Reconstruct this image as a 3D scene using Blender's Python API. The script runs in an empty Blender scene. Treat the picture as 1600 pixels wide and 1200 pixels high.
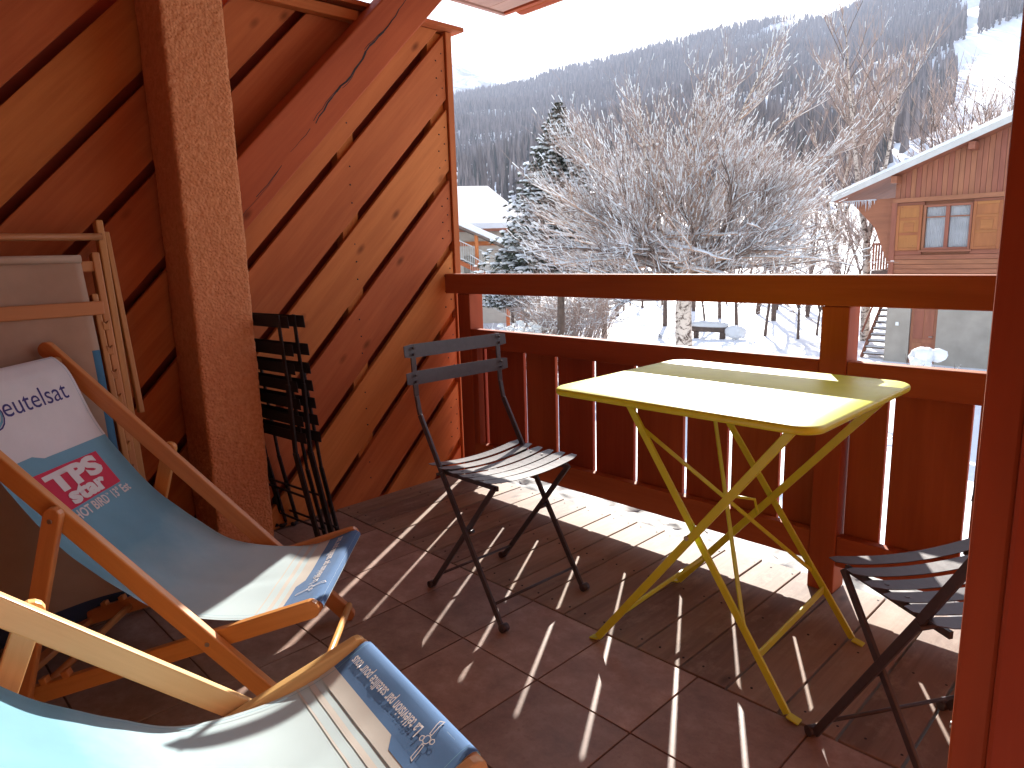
import bpy, bmesh, math, random
from mathutils import Vector, Matrix, noise
random.seed(7)
R=math.radians
sc=bpy.context.scene; col=sc.collection
V=Vector
SKY=.13; SUN=5.0; EXPO=1.95; HAZE=.00024
# ------------------------------------------------------------------ camera
yaw,pit,rol,foc=7.99409693e-01,1.86931764e-01,-2.86550199e-02,1.08530079e+03
CAMZ=1.1
f=V((-math.sin(yaw)*math.cos(pit),math.cos(yaw)*math.cos(pit),-math.sin(pit)))
rt=V((math.cos(yaw),math.sin(yaw),0)); up=rt.cross(f)
r2=math.cos(rol)*rt+math.sin(rol)*up; u2=-math.sin(rol)*rt+math.cos(rol)*up
cd=bpy.data.cameras.new('camera'); cam=bpy.data.objects.new('camera',cd); col.objects.link(cam)
cam.matrix_world=Matrix(((r2.x,u2.x,-f.x,0),(r2.y,u2.y,-f.y,0),(r2.z,u2.z,-f.z,CAMZ),(0,0,0,1)))
cd.sensor_width=36; cd.lens=36*foc/1600; cd.clip_start=.02; cd.clip_end=20000
sc.camera=cam
sc.render.resolution_x=1024; sc.render.resolution_y=768
# ------------------------------------------------------------------ materials
def mat(name,rough=.6,spec=.5):
    m=bpy.data.materials.new(name); m.use_nodes=True; nt=m.node_tree; b=nt.nodes['Principled BSDF']
    b.inputs['Roughness'].default_value=rough; b.inputs['Specular IOR Level'].default_value=spec
    return m,nt,b
def N(nt,t,**k):
    n=nt.nodes.new(t)
    for a,v in k.items():
        if a in n.inputs.keys() if False else False: pass
        setattr(n,a,v)
    return n
def ramp(nt,fac,stops):
    r=nt.nodes.new('ShaderNodeValToRGB'); e=r.color_ramp.elements
    while len(e)<len(stops): e.new(.5)
    for i,(p,c) in enumerate(stops): e[i].position=p; e[i].color=(*c,1)
    nt.links.new(fac,r.inputs[0]); return r.outputs[0]
def noise_tex(nt,vec,scale,detail=4,rough=.55,dist=0):
    n=nt.nodes.new('ShaderNodeTexNoise'); n.inputs['Scale'].default_value=scale; n.inputs['Detail'].default_value=detail
    n.inputs['Roughness'].default_value=rough; n.inputs['Distortion'].default_value=dist
    if vec: nt.links.new(vec,n.inputs['Vector'])
    return n.outputs['Fac']
def mapping(nt,vec,scale,loc=(0,0,0)):
    m=nt.nodes.new('ShaderNodeMapping'); m.inputs['Scale'].default_value=scale; m.inputs['Location'].default_value=loc
    nt.links.new(vec,m.inputs['Vector']); return m.outputs[0]
def mix(nt,a,b,fac,mode='MIX'):
    m=nt.nodes.new('ShaderNodeMix'); m.data_type='RGBA'; m.blend_type=mode
    for s,v in ((6,a),(7,b)):
        if isinstance(v,tuple): m.inputs[s].default_value=(*v,1)
        else: nt.links.new(v,m.inputs[s])
    if isinstance(fac,(int,float)): m.inputs[0].default_value=fac
    else: nt.links.new(fac,m.inputs[0])
    return m.outputs[2]
def bump(nt,b,h,strength=.3,dist=.002):
    n=nt.nodes.new('ShaderNodeBump'); n.inputs['Strength'].default_value=strength; n.inputs['Distance'].default_value=dist
    nt.links.new(h,n.inputs['Height']); nt.links.new(n.outputs[0],b.inputs['Normal'])
def wood(name,c1,c2,rough=.45,knots=True,vary=.25,bs=.35,grain=1.0,spec=.4,wear=None):
    """u along the grain in metres, v across; attribute 'rnd' differs per board"""
    m,nt,b=mat(name,rough,spec)
    uv=nt.nodes.new('ShaderNodeUVMap').outputs[0]
    at=nt.nodes.new('ShaderNodeAttribute'); at.attribute_name='rnd'
    g=noise_tex(nt,mapping(nt,uv,(3*grain,55*grain,1)),1,5,.6,.6)
    g2=noise_tex(nt,mapping(nt,uv,(1.1,7,1)),1,3,.5,.3)
    c=ramp(nt,g,[(.3,c1),(.7,c2)])
    dk=tuple(x*.72 for x in c1)
    c=mix(nt,c,ramp(nt,g2,[(.35,dk),(.65,c2)]),.5)
    # board to board differences
    hv=nt.nodes.new('ShaderNodeHueSaturation'); nt.links.new(c,hv.inputs['Color'])
    mr=nt.nodes.new('ShaderNodeMapRange'); nt.links.new(at.outputs['Fac'],mr.inputs[0]); mr.inputs[3].default_value=1-vary; mr.inputs[4].default_value=1+vary
    nt.links.new(mr.outputs[0],hv.inputs['Value'])
    mr2=nt.nodes.new('ShaderNodeMapRange'); nt.links.new(at.outputs['Fac'],mr2.inputs[0]); mr2.inputs[3].default_value=.492; mr2.inputs[4].default_value=.508
    nt.links.new(mr2.outputs[0],hv.inputs['Hue'])
    c=hv.outputs[0]
    if knots:
        vo=nt.nodes.new('ShaderNodeTexVoronoi'); vo.inputs['Scale'].default_value=1
        nt.links.new(mapping(nt,uv,(4.0,8.5,1)),vo.inputs['Vector'])
        k=ramp(nt,vo.outputs['Distance'],[(.04,(1,1,1)),(.15,(0,0,0))])
        wn=nt.nodes.new('ShaderNodeMath'); wn.operation='GREATER_THAN'; wn.inputs[1].default_value=.35
        sx=nt.nodes.new('ShaderNodeSeparateColor'); nt.links.new(vo.outputs['Color'],sx.inputs[0]); nt.links.new(sx.outputs[0],wn.inputs[0])
        mm=nt.nodes.new('ShaderNodeMath'); mm.operation='MULTIPLY'; nt.links.new(k,mm.inputs[0]); nt.links.new(wn.outputs[0],mm.inputs[1])
        m3=nt.nodes.new('ShaderNodeMath'); m3.operation='MULTIPLY'; m3.inputs[1].default_value=.8; nt.links.new(mm.outputs[0],m3.inputs[0])
        c=mix(nt,c,tuple(x*.3 for x in c1),m3.outputs[0])
    if wear:
        w=noise_tex(nt,mapping(nt,uv,(9,14,1)),1,6,.7)
        c=mix(nt,c,wear,ramp(nt,w,[(.5,(0,0,0)),(.68,(.6,.6,.6))]))
    nt.links.new(c,b.inputs['Base Color'])
    bump(nt,b,g,bs,.0012)
    return m
def plain(name,c,rough=.5,metal=0,var=.12,scale=30,bs=.1,spec=.5,coat=0):
    m,nt,b=mat(name,rough,spec); b.inputs['Metallic'].default_value=metal; b.inputs['Coat Weight'].default_value=coat
    tc=nt.nodes.new('ShaderNodeTexCoord').outputs['Object']
    n=noise_tex(nt,tc,scale,4)
    cc=ramp(nt,n,[(.3,tuple(x*(1-var) for x in c)),(.7,tuple(min(1,x*(1+var)) for x in c))])
    nt.links.new(cc,b.inputs['Base Color'])
    if bs: bump(nt,b,n,bs,.002)
    return m
M={}
M['clad']=wood('stained_cladding',(.42,.118,.036),(.57,.19,.060),.68,vary=.10,spec=.12)
M['beam']=wood('stained_beam',(.37,.088,.032),(.48,.128,.044),.68,vary=.1,spec=.12)
M['rail']=wood('stained_railing',(.30,.070,.030),(.39,.100,.042),.6,vary=.12,knots=False,spec=.08)
M['frame']=wood('stained_door_frame',(.27,.055,.018),(.35,.078,.026),.55,knots=False,vary=.08,grain=.8,spec=.12)
M['back']=wood('dark_backing',(.30,.06,.022),(.40,.08,.03),.6,vary=.1)
M['soffit']=wood('soffit_boards',(.46,.26,.19),(.56,.33,.24),.6,vary=.08)
M['deck']=wood('weathered_deck',(.18,.115,.085),(.31,.21,.155),.7,vary=.22,knots=True,bs=.6,wear=(.36,.29,.23))
M['beech']=wood('varnished_beech',(.52,.205,.06),(.67,.30,.095),.38,knots=False,vary=.08,bs=.15,grain=1.4)
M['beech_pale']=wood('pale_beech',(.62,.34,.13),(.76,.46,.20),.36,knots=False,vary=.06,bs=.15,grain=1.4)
M['beech_old']=wood('old_beech',(.42,.185,.065),(.54,.25,.09),.5,knots=False,vary=.1,bs=.2)
M['chalet']=wood('chalet_boards',(.26,.085,.042),(.33,.115,.058),.6,knots=False,vary=.09)
M['shutter']=wood('shutter_wood',(.31,.10,.026),(.37,.125,.034),.55,vary=.06)
M['fencew']=wood('grey_fence_wood',(.13,.085,.065),(.20,.14,.11),.8,vary=.2,knots=False)
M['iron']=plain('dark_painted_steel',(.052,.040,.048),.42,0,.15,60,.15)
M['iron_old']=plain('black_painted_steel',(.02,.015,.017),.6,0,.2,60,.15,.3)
M['lime']=plain('lime_painted_steel',(.60,.63,.03),.36,0,.05,25,.05,.5)
M['bolt']=plain('zinc_bolt',(.5,.48,.45),.35,1,.1,50,0)
M['stone']=plain('grey_render',(.33,.29,.245),.9,0,.18,1.3,.3)
M['beige']=plain('beige_render',(.50,.44,.37),.9,0,.08,2,.1)
M['green']=plain('needles',(.060,.068,.040),.8,0,.4,6,0)
M['twig']=plain('twig_bark',(.40,.29,.24),.8,0,.3,4,0)
M['twigd']=plain('dark_bark',(.115,.075,.058),.85,0,.3,6,.2)
M['white']=plain('white_plastic',(.75,.75,.73),.5,0,.03,10,0)
M['curtain']=plain('net_curtain',(.62,.62,.64),.8,0,.1,4,.1)
M['tin']=plain('grey_metal_sheet',(.52,.50,.48),.45,.3,.08,3,.05)
# snow
def snowmat():
    m,nt,b=mat('snow',.65,.3)
    tc=nt.nodes.new('ShaderNodeTexCoord').outputs['Object']
    n=noise_tex(nt,tc,1.3,5); n2=noise_tex(nt,tc,40,3)
    nt.links.new(ramp(nt,n,[(.3,(.80,.82,.86)),(.7,(.88,.89,.91))]),b.inputs['Base Color'])
    s=nt.nodes.new('ShaderNodeMath'); s.operation='MULTIPLY_ADD'; s.inputs[1].default_value=.15
    nt.links.new(n2,s.inputs[0]); nt.links.new(n,s.inputs[2]); bump(nt,b,s.outputs[0],.35,.12)
    return m
M['snow']=snowmat()
def snowt():
    m,nt,b=mat('clumped_snow',.7,.2); b.inputs['Base Color'].default_value=(.87,.88,.89,1)
    t=nt.nodes.new('ShaderNodeBsdfTranslucent'); t.inputs[0].default_value=(.86,.88,.9,1); ms=nt.nodes.new('ShaderNodeMixShader'); ms.inputs[0].default_value=.38
    nt.links.new(b.outputs[0],ms.inputs[1]); nt.links.new(t.outputs[0],ms.inputs[2]); nt.links.new(ms.outputs[0],nt.nodes['Material Output'].inputs[0]); return m
M['snowt']=snowt()
def glassm():
    m,nt,b=mat('window_glass',.05,.5); b.inputs['Transmission Weight'].default_value=1; b.inputs['IOR'].default_value=1.1; return m
M['glass']=glassm()
def icem():
    m,nt,b=mat('ice',.15,.5); b.inputs['Transmission Weight'].default_value=.6; b.inputs['IOR'].default_value=1.3; b.inputs['Base Color'].default_value=(.85,.9,.95,1); return m
M['ice']=icem()
def birchm():
    m,nt,b=mat('birch_bark',.7,.3)
    tc=nt.nodes.new('ShaderNodeTexCoord').outputs['Object']
    n=noise_tex(nt,mapping(nt,tc,(5,5,7)),1,5,.7,1.2); n2=noise_tex(nt,mapping(nt,tc,(6,6,38)),1,2)
    c=ramp(nt,n,[(.44,(.10,.065,.05)),(.52,(.60,.50,.42))])
    c=mix(nt,c,(.08,.055,.045),ramp(nt,n2,[(.63,(0,0,0)),(.68,(.8,.8,.8))]))
    nt.links.new(c,b.inputs['Base Color']); bump(nt,b,n,.5,.02); return m
M['birch']=birchm()
M['limb']=plain('young_birch_bark',(.46,.30,.21),.75,0,.3,9,.1)
def plaster():
    m,nt,b=mat('rough_plaster',.92,.15)
    tc=nt.nodes.new('ShaderNodeTexCoord').outputs['Object']
    v=nt.nodes.new('ShaderNodeTexVoronoi'); v.feature='SMOOTH_F1'; v.inputs['Scale'].default_value=120; nt.links.new(tc,v.inputs['Vector'])
    n=noise_tex(nt,tc,55,5,.65); n2=noise_tex(nt,tc,3.5,3)
    a=nt.nodes.new('ShaderNodeMath'); a.operation='ADD'; nt.links.new(v.outputs['Distance'],a.inputs[0]); nt.links.new(n,a.inputs[1])
    c=ramp(nt,n,[(.3,(.50,.185,.075)),(.7,(.68,.30,.145))])
    c=mix(nt,c,(.55,.19,.09),ramp(nt,n2,[(.45,(0,0,0)),(.65,(.5,.5,.5))]))
    nt.links.new(c,b.inputs['Base Color']); bump(nt,b,a.outputs[0],.9,.006); return m
M['plaster']=plaster()
def tilem():
    m,nt,b=mat('terracotta_tile',.48,.4)
    uv=nt.nodes.new('ShaderNodeUVMap').outputs[0]
    at=nt.nodes.new('ShaderNodeAttribute'); at.attribute_name='rnd'
    n=noise_tex(nt,uv,11,6,.7); n2=noise_tex(nt,uv,70,3); n3=noise_tex(nt,uv,3,2)
    c=ramp(nt,n,[(.25,(.19,.118,.092)),(.5,(.305,.20,.16)),(.78,(.45,.335,.28))])
    c=mix(nt,c,(.18,.09,.07),ramp(nt,n2,[(.55,(0,0,0)),(.75,(.35,.35,.35))]))
    hv=nt.nodes.new('ShaderNodeHueSaturation'); nt.links.new(c,hv.inputs['Color'])
    mr=nt.nodes.new('ShaderNodeMapRange'); nt.links.new(at.outputs['Fac'],mr.inputs[0]); mr.inputs[3].default_value=.84; mr.inputs[4].default_value=1.16
    nt.links.new(mr.outputs[0],hv.inputs['Value'])
    nt.links.new(hv.outputs[0],b.inputs['Base Color'])
    rr=nt.nodes.new('ShaderNodeMapRange'); nt.links.new(n,rr.inputs[0]); rr.inputs[3].default_value=.38; rr.inputs[4].default_value=.62; nt.links.new(rr.outputs[0],b.inputs['Roughness'])
    bump(nt,b,n2,.2,.001); return m
M['tile']=tilem()
M['grout']=plain('grout',(.13,.075,.055),.9,0,.15,60,.2)
M['ledge']=plain('weathered_ledge',(.075,.073,.072),.6,0,.8,22,.8)
def cloth(name,c,tr=.15,var=.07,fade_lit=None):
    m,nt,b=mat(name,.85,.2)
    tc=nt.nodes.new('ShaderNodeTexCoord').outputs['Object']
    uv=nt.nodes.new('ShaderNodeUVMap').outputs[0]
    n=noise_tex(nt,tc,5,5,.6)
    w=nt.nodes.new('ShaderNodeTexNoise'); w.inputs['Scale'].default_value=900; nt.links.new(tc,w.inputs['Vector'])
    cc=ramp(nt,n,[(.3,tuple(x*(1-var) for x in c)),(.7,tuple(min(1,x*(1+var)) for x in c))])
    if fade_lit:
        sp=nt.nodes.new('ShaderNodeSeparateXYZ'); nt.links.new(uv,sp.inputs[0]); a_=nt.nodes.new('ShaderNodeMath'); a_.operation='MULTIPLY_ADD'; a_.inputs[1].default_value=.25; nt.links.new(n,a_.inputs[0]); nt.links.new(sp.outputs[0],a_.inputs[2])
        cc=mix(nt,cc,fade_lit,ramp(nt,a_.outputs[0],[(.66,(0,0,0)),(.95,(.8,.8,.8))]))  # paler towards the seat end: faded cloth plus sunlit brightness put into the colour
    nt.links.new(cc,b.inputs['Base Color']); b.inputs['Sheen Weight'].default_value=.08
    bump(nt,b,w.outputs['Fac'],.25,.0006)
    if tr:
        t=nt.nodes.new('ShaderNodeBsdfTranslucent'); nt.links.new(cc,t.inputs[0]); ms=nt.nodes.new('ShaderNodeMixShader'); ms.inputs[0].default_value=tr
        nt.links.new(b.outputs[0],ms.inputs[1]); nt.links.new(t.outputs[0],ms.inputs[2]); nt.links.new(ms.outputs[0],nt.nodes['Material Output'].inputs[0])
    return m
M['c_blue']=cloth('canvas_blue',(.16,.34,.44),fade_lit=(.52,.60,.60))
M['c_white']=cloth('canvas_white',(.68,.64,.635))
M['c_cream']=cloth('canvas_cream',(.52,.48,.43),.1)
M['c_navy']=cloth('canvas_navy',(.08,.17,.34),.1)
M['c_red']=cloth('canvas_red',(.52,.035,.075),.05)
M['c_ink']=cloth('canvas_ink',(.05,.04,.16),0)
M['c_print']=cloth('canvas_print',(.62,.58,.57),0)
M['c_old']=cloth('canvas_beige',(.42,.29,.21),.1,.12)
M['c_olddark']=cloth('canvas_dark_hem',(.035,.05,.10),0)
M['c_oldblue']=cloth('canvas_old_blue',(.05,.14,.23),0)
# ------------------------------------------------------------------ mesh builder
class MB:
    def __init__(s): s.v=[];s.f=[];s.uv=[];s.r=[];s.m=[];s.sm=[]
    def face(s,idx,uv,r,m=0,sm=False): s.f.append(idx);s.uv.append(uv);s.r.append(r);s.m.append(m);s.sm.append(sm)
    def bar(s,p0,p1,w,h,side=None,m=0,r=None,w1=None,h1=None):
        """box from p0 to p1; w along 'side', h along the third axis"""
        p0=V(p0);p1=V(p1);d=p1-p0;L=d.length;d=d/L
        if side is None: side=V((0,0,1)).cross(d) if abs(d.z)<.95 else V((1,0,0))
        side=V(side); side=(side-d*side.dot(d)).normalized(); t=d.cross(side)
        w1=w if w1 is None else w1; h1=h if h1 is None else h1
        r=random.random() if r is None else r; ou=random.random()*20; ov=random.random()*20
        b=len(s.v)
        for p,ww,hh in((p0,w,h),(p1,w1,h1)):
            for a,c in((-1,-1),(1,-1),(1,1),(-1,1)): s.v.append(p+side*a*ww/2+t*c*hh/2)
        for k in range(4):
            k2=(k+1)%4; ws=(w,h,w,h)[k]; o=ov+k*.37
            s.face((b+k,b+k2,b+4+k2,b+4+k),((ou,o),(ou,o+ws),(ou+L,o+ws),(ou+L,o)),r,m)
        s.face((b+3,b+2,b+1,b),((ou,ov),(ou+.01,ov),(ou+.01,ov+w),(ou,ov+w)),r,m)
        s.face((b+4,b+5,b+6,b+7),((ou,ov),(ou+.01,ov),(ou+.01,ov+w),(ou,ov+w)),r,m)
        return s
    def box(s,a,b_,axis=0,m=0,r=None):
        a=V(a);b_=V(b_);c=(a+b_)/2;e=b_-a
        p0=c.copy();p1=c.copy();p0[axis]=a[axis];p1[axis]=b_[axis]
        o=[i for i in range(3) if i!=axis]; sd=V((0,0,0)); sd[o[0]]=1
        return s.bar(p0,p1,abs(e[o[0]]),abs(e[o[1]]),sd,m,r)
    def tube(s,pts,rad,n=6,m=0,caps=True,r=None,sm=True,flat=1.0):
        pts=[V(p) for p in pts]; k=len(pts)
        if not isinstance(rad,(list,tuple)): rad=[rad]*k
        r=random.random() if r is None else r; b=len(s.v); u=0; ou=random.random()*9
        ref=None;us=[]
        for i,p in enumerate(pts):
            d=(pts[min(i+1,k-1)]-pts[max(i-1,0)]); d=d.normalized() if d.length>1e-9 else V((0,0,1))
            if ref is None: ref=V((0,0,1)) if abs(d.z)<.9 else V((1,0,0))
            a=(ref-d*ref.dot(d)); a=a.normalized() if a.length>1e-6 else d.orthogonal().normalized()
            ref=a; c=d.cross(a)
            if i: u+=(p-pts[i-1]).length
            us.append(u)
            for j in range(n):
                t=2*math.pi*j/n; s.v.append(p+a*math.cos(t)*rad[i]*flat+c*math.sin(t)*rad[i])
        for i in range(k-1):
            for j in range(n):
                j2=(j+1)%n; q=rad[i]*6.28/n
                s.face((b+i*n+j,b+i*n+j2,b+(i+1)*n+j2,b+(i+1)*n+j),((ou+us[i],j*q),(ou+us[i],(j+1)*q),(ou+us[i+1],(j+1)*q),(ou+us[i+1],j*q)),r,m,sm)
        if caps and n>2:
            s.face(tuple(b+j for j in range(n))[::-1],((0,0),)*n,r,m); s.face(tuple(b+(k-1)*n+j for j in range(n)),((0,0),)*n,r,m)
        return s
    def prism(s,poly,o,ax,ay,th,m=0,r=None):
        """poly in 2D, on plane o+ax*x+ay*y, extruded along th (vector)"""
        o=V(o);ax=V(ax);ay=V(ay);th=V(th);n=len(poly);b=len(s.v); r=random.random() if r is None else r; ou=random.random()*9
        for q in(0,1):
            for x,y in poly: s.v.append(o+ax*x+ay*y+th*q)
        uv=tuple((ou+x,y) for x,y in poly)
        s.face(tuple(range(b,b+n))[::-1],uv[::-1],r,m); s.face(tuple(range(b+n,b+2*n)),uv,r,m)
        T=th.length
        for i in range(n):
            j=(i+1)%n; s.face((b+i,b+j,b+n+j,b+n+i),(uv[i],uv[j],(uv[j][0],uv[j][1]+T),(uv[i][0],uv[i][1]+T)),r,m)
        return s
    ICO=None
    def blob(s,c,rx,ry=None,rz=None,m=0,jit=.15,sub=1):
        if MB.ICO is None: MB.ICO={}
        if sub not in MB.ICO:
            bm=bmesh.new(); bmesh.ops.create_icosphere(bm,subdivisions=sub,radius=1); MB.ICO[sub]=([v.co.copy() for v in bm.verts],[tuple(v.index for v in f.verts) for f in bm.faces]); bm.free()
        vs,fs=MB.ICO[sub]; ry=ry or rx; rz=rz or rx; b=len(s.v); c=V(c)
        for v in vs:
            k=1+random.uniform(-jit,jit); s.v.append(c+V((v.x*rx*k,v.y*ry*k,v.z*rz*k)))
        for q in fs: s.face(tuple(b+i for i in q),((0,0),)*3,.5,m,True)
        return s
    def tri(s,a,b_,c,m=0): 
        b=len(s.v); s.v+= [V(a),V(b_),V(c)]; s.face((b,b+1,b+2),((0,0),)*3,.5,m); return s
    def build(s,name,mats,parent=None,bevel=0,subd=0,inv=None,solid=0):
        me=bpy.data.meshes.new(name)
        vs=s.v
        if inv is None and parent is not None: inv=WM(parent).inverted()
        if inv is not None: vs=[inv@v for v in vs]
        me.from_pydata([tuple(v) for v in vs],[],s.f)
        uvl=me.uv_layers.new(name='UVMap'); flat=[c for f_ in s.uv for p in f_ for c in p]; uvl.data.foreach_set('uv',flat)
        at=me.attributes.new('rnd','FLOAT','FACE'); at.data.foreach_set('value',s.r)
        me.polygons.foreach_set('material_index',s.m); me.polygons.foreach_set('use_smooth',s.sm)
        if not isinstance(mats,(list,tuple)): mats=[mats]
        for x in mats: me.materials.append(M[x] if isinstance(x,str) else x)
        me.update()
        o=bpy.data.objects.new(name,me); col.objects.link(o)
        if parent is not None: o.parent=parent
        if bevel:
            b=o.modifiers.new('bevel','BEVEL'); b.width=bevel; b.segments=2; b.limit_method='ANGLE'; b.angle_limit=R(40)
        return o
def WM(o):
    m=o.matrix_basis.copy() if o.parent is None else WM(o.parent)@o.matrix_basis
    return m
def tag(o,label=None,cat=None,group=None,kind=None):
    if label: o['label']=label
    if cat: o['category']=cat
    if group: o['group']=group
    if kind: o['kind']=kind
    return o
def thing(name,label,cat,loc=(0,0,0),rz=0,group=None):
    o=bpy.data.objects.new(name,None); o.empty_display_size=.1; col.objects.link(o)
    o.location=loc; o.rotation_euler=(0,0,rz); o.matrix_basis=Matrix.Translation(V(loc))@Matrix.Rotation(rz,4,'Z')
    return tag(o,label,cat,group)
def dup(root,loc,rz,label,group=None):
    m=Matrix.Translation(V(loc))@Matrix.Rotation(rz,4,'Z')
    def cp(o,par):
        c=o.copy(); col.objects.link(c); c.parent=par
        for ch in list(col.objects):
            if ch.parent is o: cp(ch,c)
        return c
    c=cp(root,None); c.matrix_basis=m; c['label']=label
    if group: c['group']=group
    return c

# ================================================================== BALCONY
WX=-2.656; RY=2.156
# --- tiles (one sheet of separate tiles on a grout bed)
T=.297
mb=MB(); mb.box((-2.75,-2.6,-.06),(1.6,1.466,-.003),0); 
bed=mb
g=MB()
x0=-1.147; y0=1.472
for i in range(-6,9):
    for j in range(0,14):
        a=x0+i*T; b=y0-(j+1)*T
        if a<-2.9 or a>1.5: continue
        q=.0022
        g.box((max(a+q,-2.75),b+q,-.02),(a+T-q,b+T-q,0),0)
o=bed.build('tiled_floor',['grout'],None); tag(o,kind='structure')
o=g.build('floor_tiles','tile',None,bevel=.0012); tag(o,kind='structure')
# --- deck boards running outwards
g=MB(); xx=-2.66; 
while xx<1.5:
    w=.136+random.uniform(-.004,.004)
    dz=random.uniform(-.001,.001)
    g.box((xx+.003,1.476,-.03),(xx+w-.003,2.236+random.uniform(-.006,.006),0.001+dz),1)
    xx+=w
o=g.build('deck',['deck'],None,bevel=.002); tag(o,kind='structure')
g=MB()
for i in range(150):
    bx=-2.66+ (i//6)*.136+ (.03 if i%2 else .105); by=[1.52,1.86,2.2][(i//2)%3]
    g.tube([(bx,by,.0005),(bx,by,.0022)],.0034,6)
o=g.build('deck_screws','iron_old'); tag(o,kind='structure')
# ledge with old snow beyond the deck
g=MB(); nx,ny=160,10; b0=len(g.v)
for i in range(nx+1):
    for j in range(ny+1):
        x=-2.7+4.2*i/nx; y=2.243+.21*j/ny
        g.v.append(V((x,y,-.035+.022*noise.noise(V((x*14,y*14,0)))+.01*noise.noise(V((x*40,y*40,3))))))
for i in range(nx):
    for j in range(ny):
        a=i*(ny+1)+j; g.face((a,a+ny+1,a+ny+2,a+1),((0,0),)*4,.5,0,True)
g.box((-2.7,2.245,-.30),(1.5,2.455,-.06),0)
o=g.build('concrete_ledge','ledge'); tag(o,kind='structure')
# --- left cladding wall
w=thing('wooden_side_wall','tall side wall of orange-brown diagonal boards closing the left end of the balcony','wall',(WX,0,0))
def clip(poly,a,b,c):   # keep a*x+b*y<=c
    out=[]
    for i in range(len(poly)):
        p=poly[i];q=poly[(i+1)%len(poly)]; dp=a*p[0]+b*p[1]-c; dq=a*q[0]+b*q[1]-c
        if dp<=0: out.append(p)
        if dp*dq<0:
            t=dp/(dp-dq); out.append((p[0]+(q[0]-p[0])*t,p[1]+(q[1]-p[1])*t))
    return out
offs=[-4.35,-4.02,-3.69,-3.37,-3.05,-2.72,-2.395,-2.07,-1.74,-1.415,-1.09,-.76,-.44,-.115,.21,.54,.83,1.135,1.46,1.78,2.1,2.42,2.74,3.1,3.4,3.7,4.0]
SL=1.012; gw=.045
g=MB()
for k in range(len(offs)-1):
    lo=offs[k]+gw/2; hi=offs[k+1]-gw/2
    poly=[(-2.4,-.05),(2.205,-.05),(2.205,2.105),(-2.4,2.105)] 
    poly=[(-2.4,-.02),(2.205,-.02),(2.205,2.106),(1.55,2.106),(1.55,2.30),(-2.4,2.30)] if hi<.9 else [(-2.4,-.02),(1.55,-.02),(1.55,2.30),(-2.4,2.30)]
    poly=clip(poly,-SL,1,hi); 
    if len(poly)>2: poly=clip(poly,SL,-1,-lo)
    if len(poly)<3: continue
    # grain follows the slope: uv in rotated frame
    b=len(g.v); n=len(poly); r=random.random(); ou=random.random()*20; ov=random.random()*20
    dx=random.uniform(0,.0015)
    for X in(WX-.022,WX+dx):
        for y,z in poly: g.v.append(V((X,y,z)))
    c,s_=math.cos(R(45.3)),math.sin(R(45.3))
    uv=tuple((ou+y*c+z*s_,ov-y*s_+z*c) for y,z in poly)
    g.face(tuple(range(b+n,b+2*n)),uv,r); g.face(tuple(range(b,b+n))[::-1],uv[::-1],r)
    for i in range(n):
        j=(i+1)%n; g.face((b+i,b+j,b+n+j,b+n+i),(uv[i],uv[j],(uv[j][0],uv[j][1]+.02),(uv[i][0],uv[i][1]+.02)),r)
g.build('cladding','clad',w,bevel=.0025)
g=MB()
for yb in (2.165,1.66,.97,.1,-.8,-1.7): g.box((WX-.075,yb-.04,0),(WX-.0235,yb+.04,2.10 if yb>1.5 else 2.28),2)
g.build('batten','clad',w)
g=MB(); g.box((WX-.105,-2.4,-.3),(WX-.08,2.205,2.10),1); g.box((WX-.079,-2.4,-.3),(WX-.026,2.205,-.004),1); g.build('backing','back',w)
g=MB(); g.box((WX-.10,2.2085,0),(WX+.012,2.243,2.105),2); g.build('end_trim','clad',w,bevel=.002)
g=MB(); g.box((WX-.13,1.3,2.108),(WX+.05,2.29,2.128),1); g.build('cap','clad',w,bevel=.003)
g=MB()
for k in range(len(offs)-1):
    mid=(offs[k]+offs[k+1])/2
    for yb in(2.185,2.15,1.66,.97,.1):
        for dd in(-.075,0,.075):
            z=SL*yb+mid+dd
            if .03<z<2.08: g.tube([(WX-.001,yb+random.uniform(-.006,.006),z),(WX+.0026,yb,z)],.0034,6)
g.build('screws','iron_old',w)
# ledger batten high on the wall
o=MB().box((WX+.004,-2.3,2.045),(WX+.05,1.72,2.085),1).build('ledger_batten','clad',bevel=.003); tag(o,'horizontal timber batten fixed high on the diagonal board wall under the ceiling','batten')
# brace beam
bt=thing('roof_brace','thick cracked diagonal roof brace running up the board wall from the plaster pillar','beam',(-2.56,1.1,1.3))
g=MB(); L0=V((-2.565,.97,.97+.215));L1=V((-2.565,2.19,2.19*1.01+.195)); g.bar(L0,L1,.178,.12,(0,-1,1))
g.build('timber','beam',bt,bevel=.006)
g=MB(); d=(L1-L0).normalized(); pr=V((0,-1,1)).normalized()
pts=[];base=L0+d*.23; 
rk=random.Random(12)
for i in range(40):
    t=i/39; pts.append(base+d*(1.25*t-.12)+pr*(-.055+.078*t+.004*math.sin(i*.7)+rk.uniform(-.0028,.0028))+V((.0603,0,0)))
for i in range(39):
    k=math.sin(math.pi*i/39); wd=.0012+.0075*max(0,math.sin(math.pi*(i-12)/27) if i>12 else 0)*rk.uniform(.5,1.1)
    if i in(9,10,15): continue
    g.bar(pts[i],pts[i+1],wd,.001,pr)
for i0,n_,of in((16,7,.012),(22,5,-.010),(28,6,.009),(4,5,.007)):
    for i in range(i0,i0+n_): g.bar(pts[i]+pr*of*(1-(i-i0)/n_),pts[i+1]+pr*of*(1-(i+1-i0)/n_),.0022,.001,pr)
g.build('crack','iron_old',bt)
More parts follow.
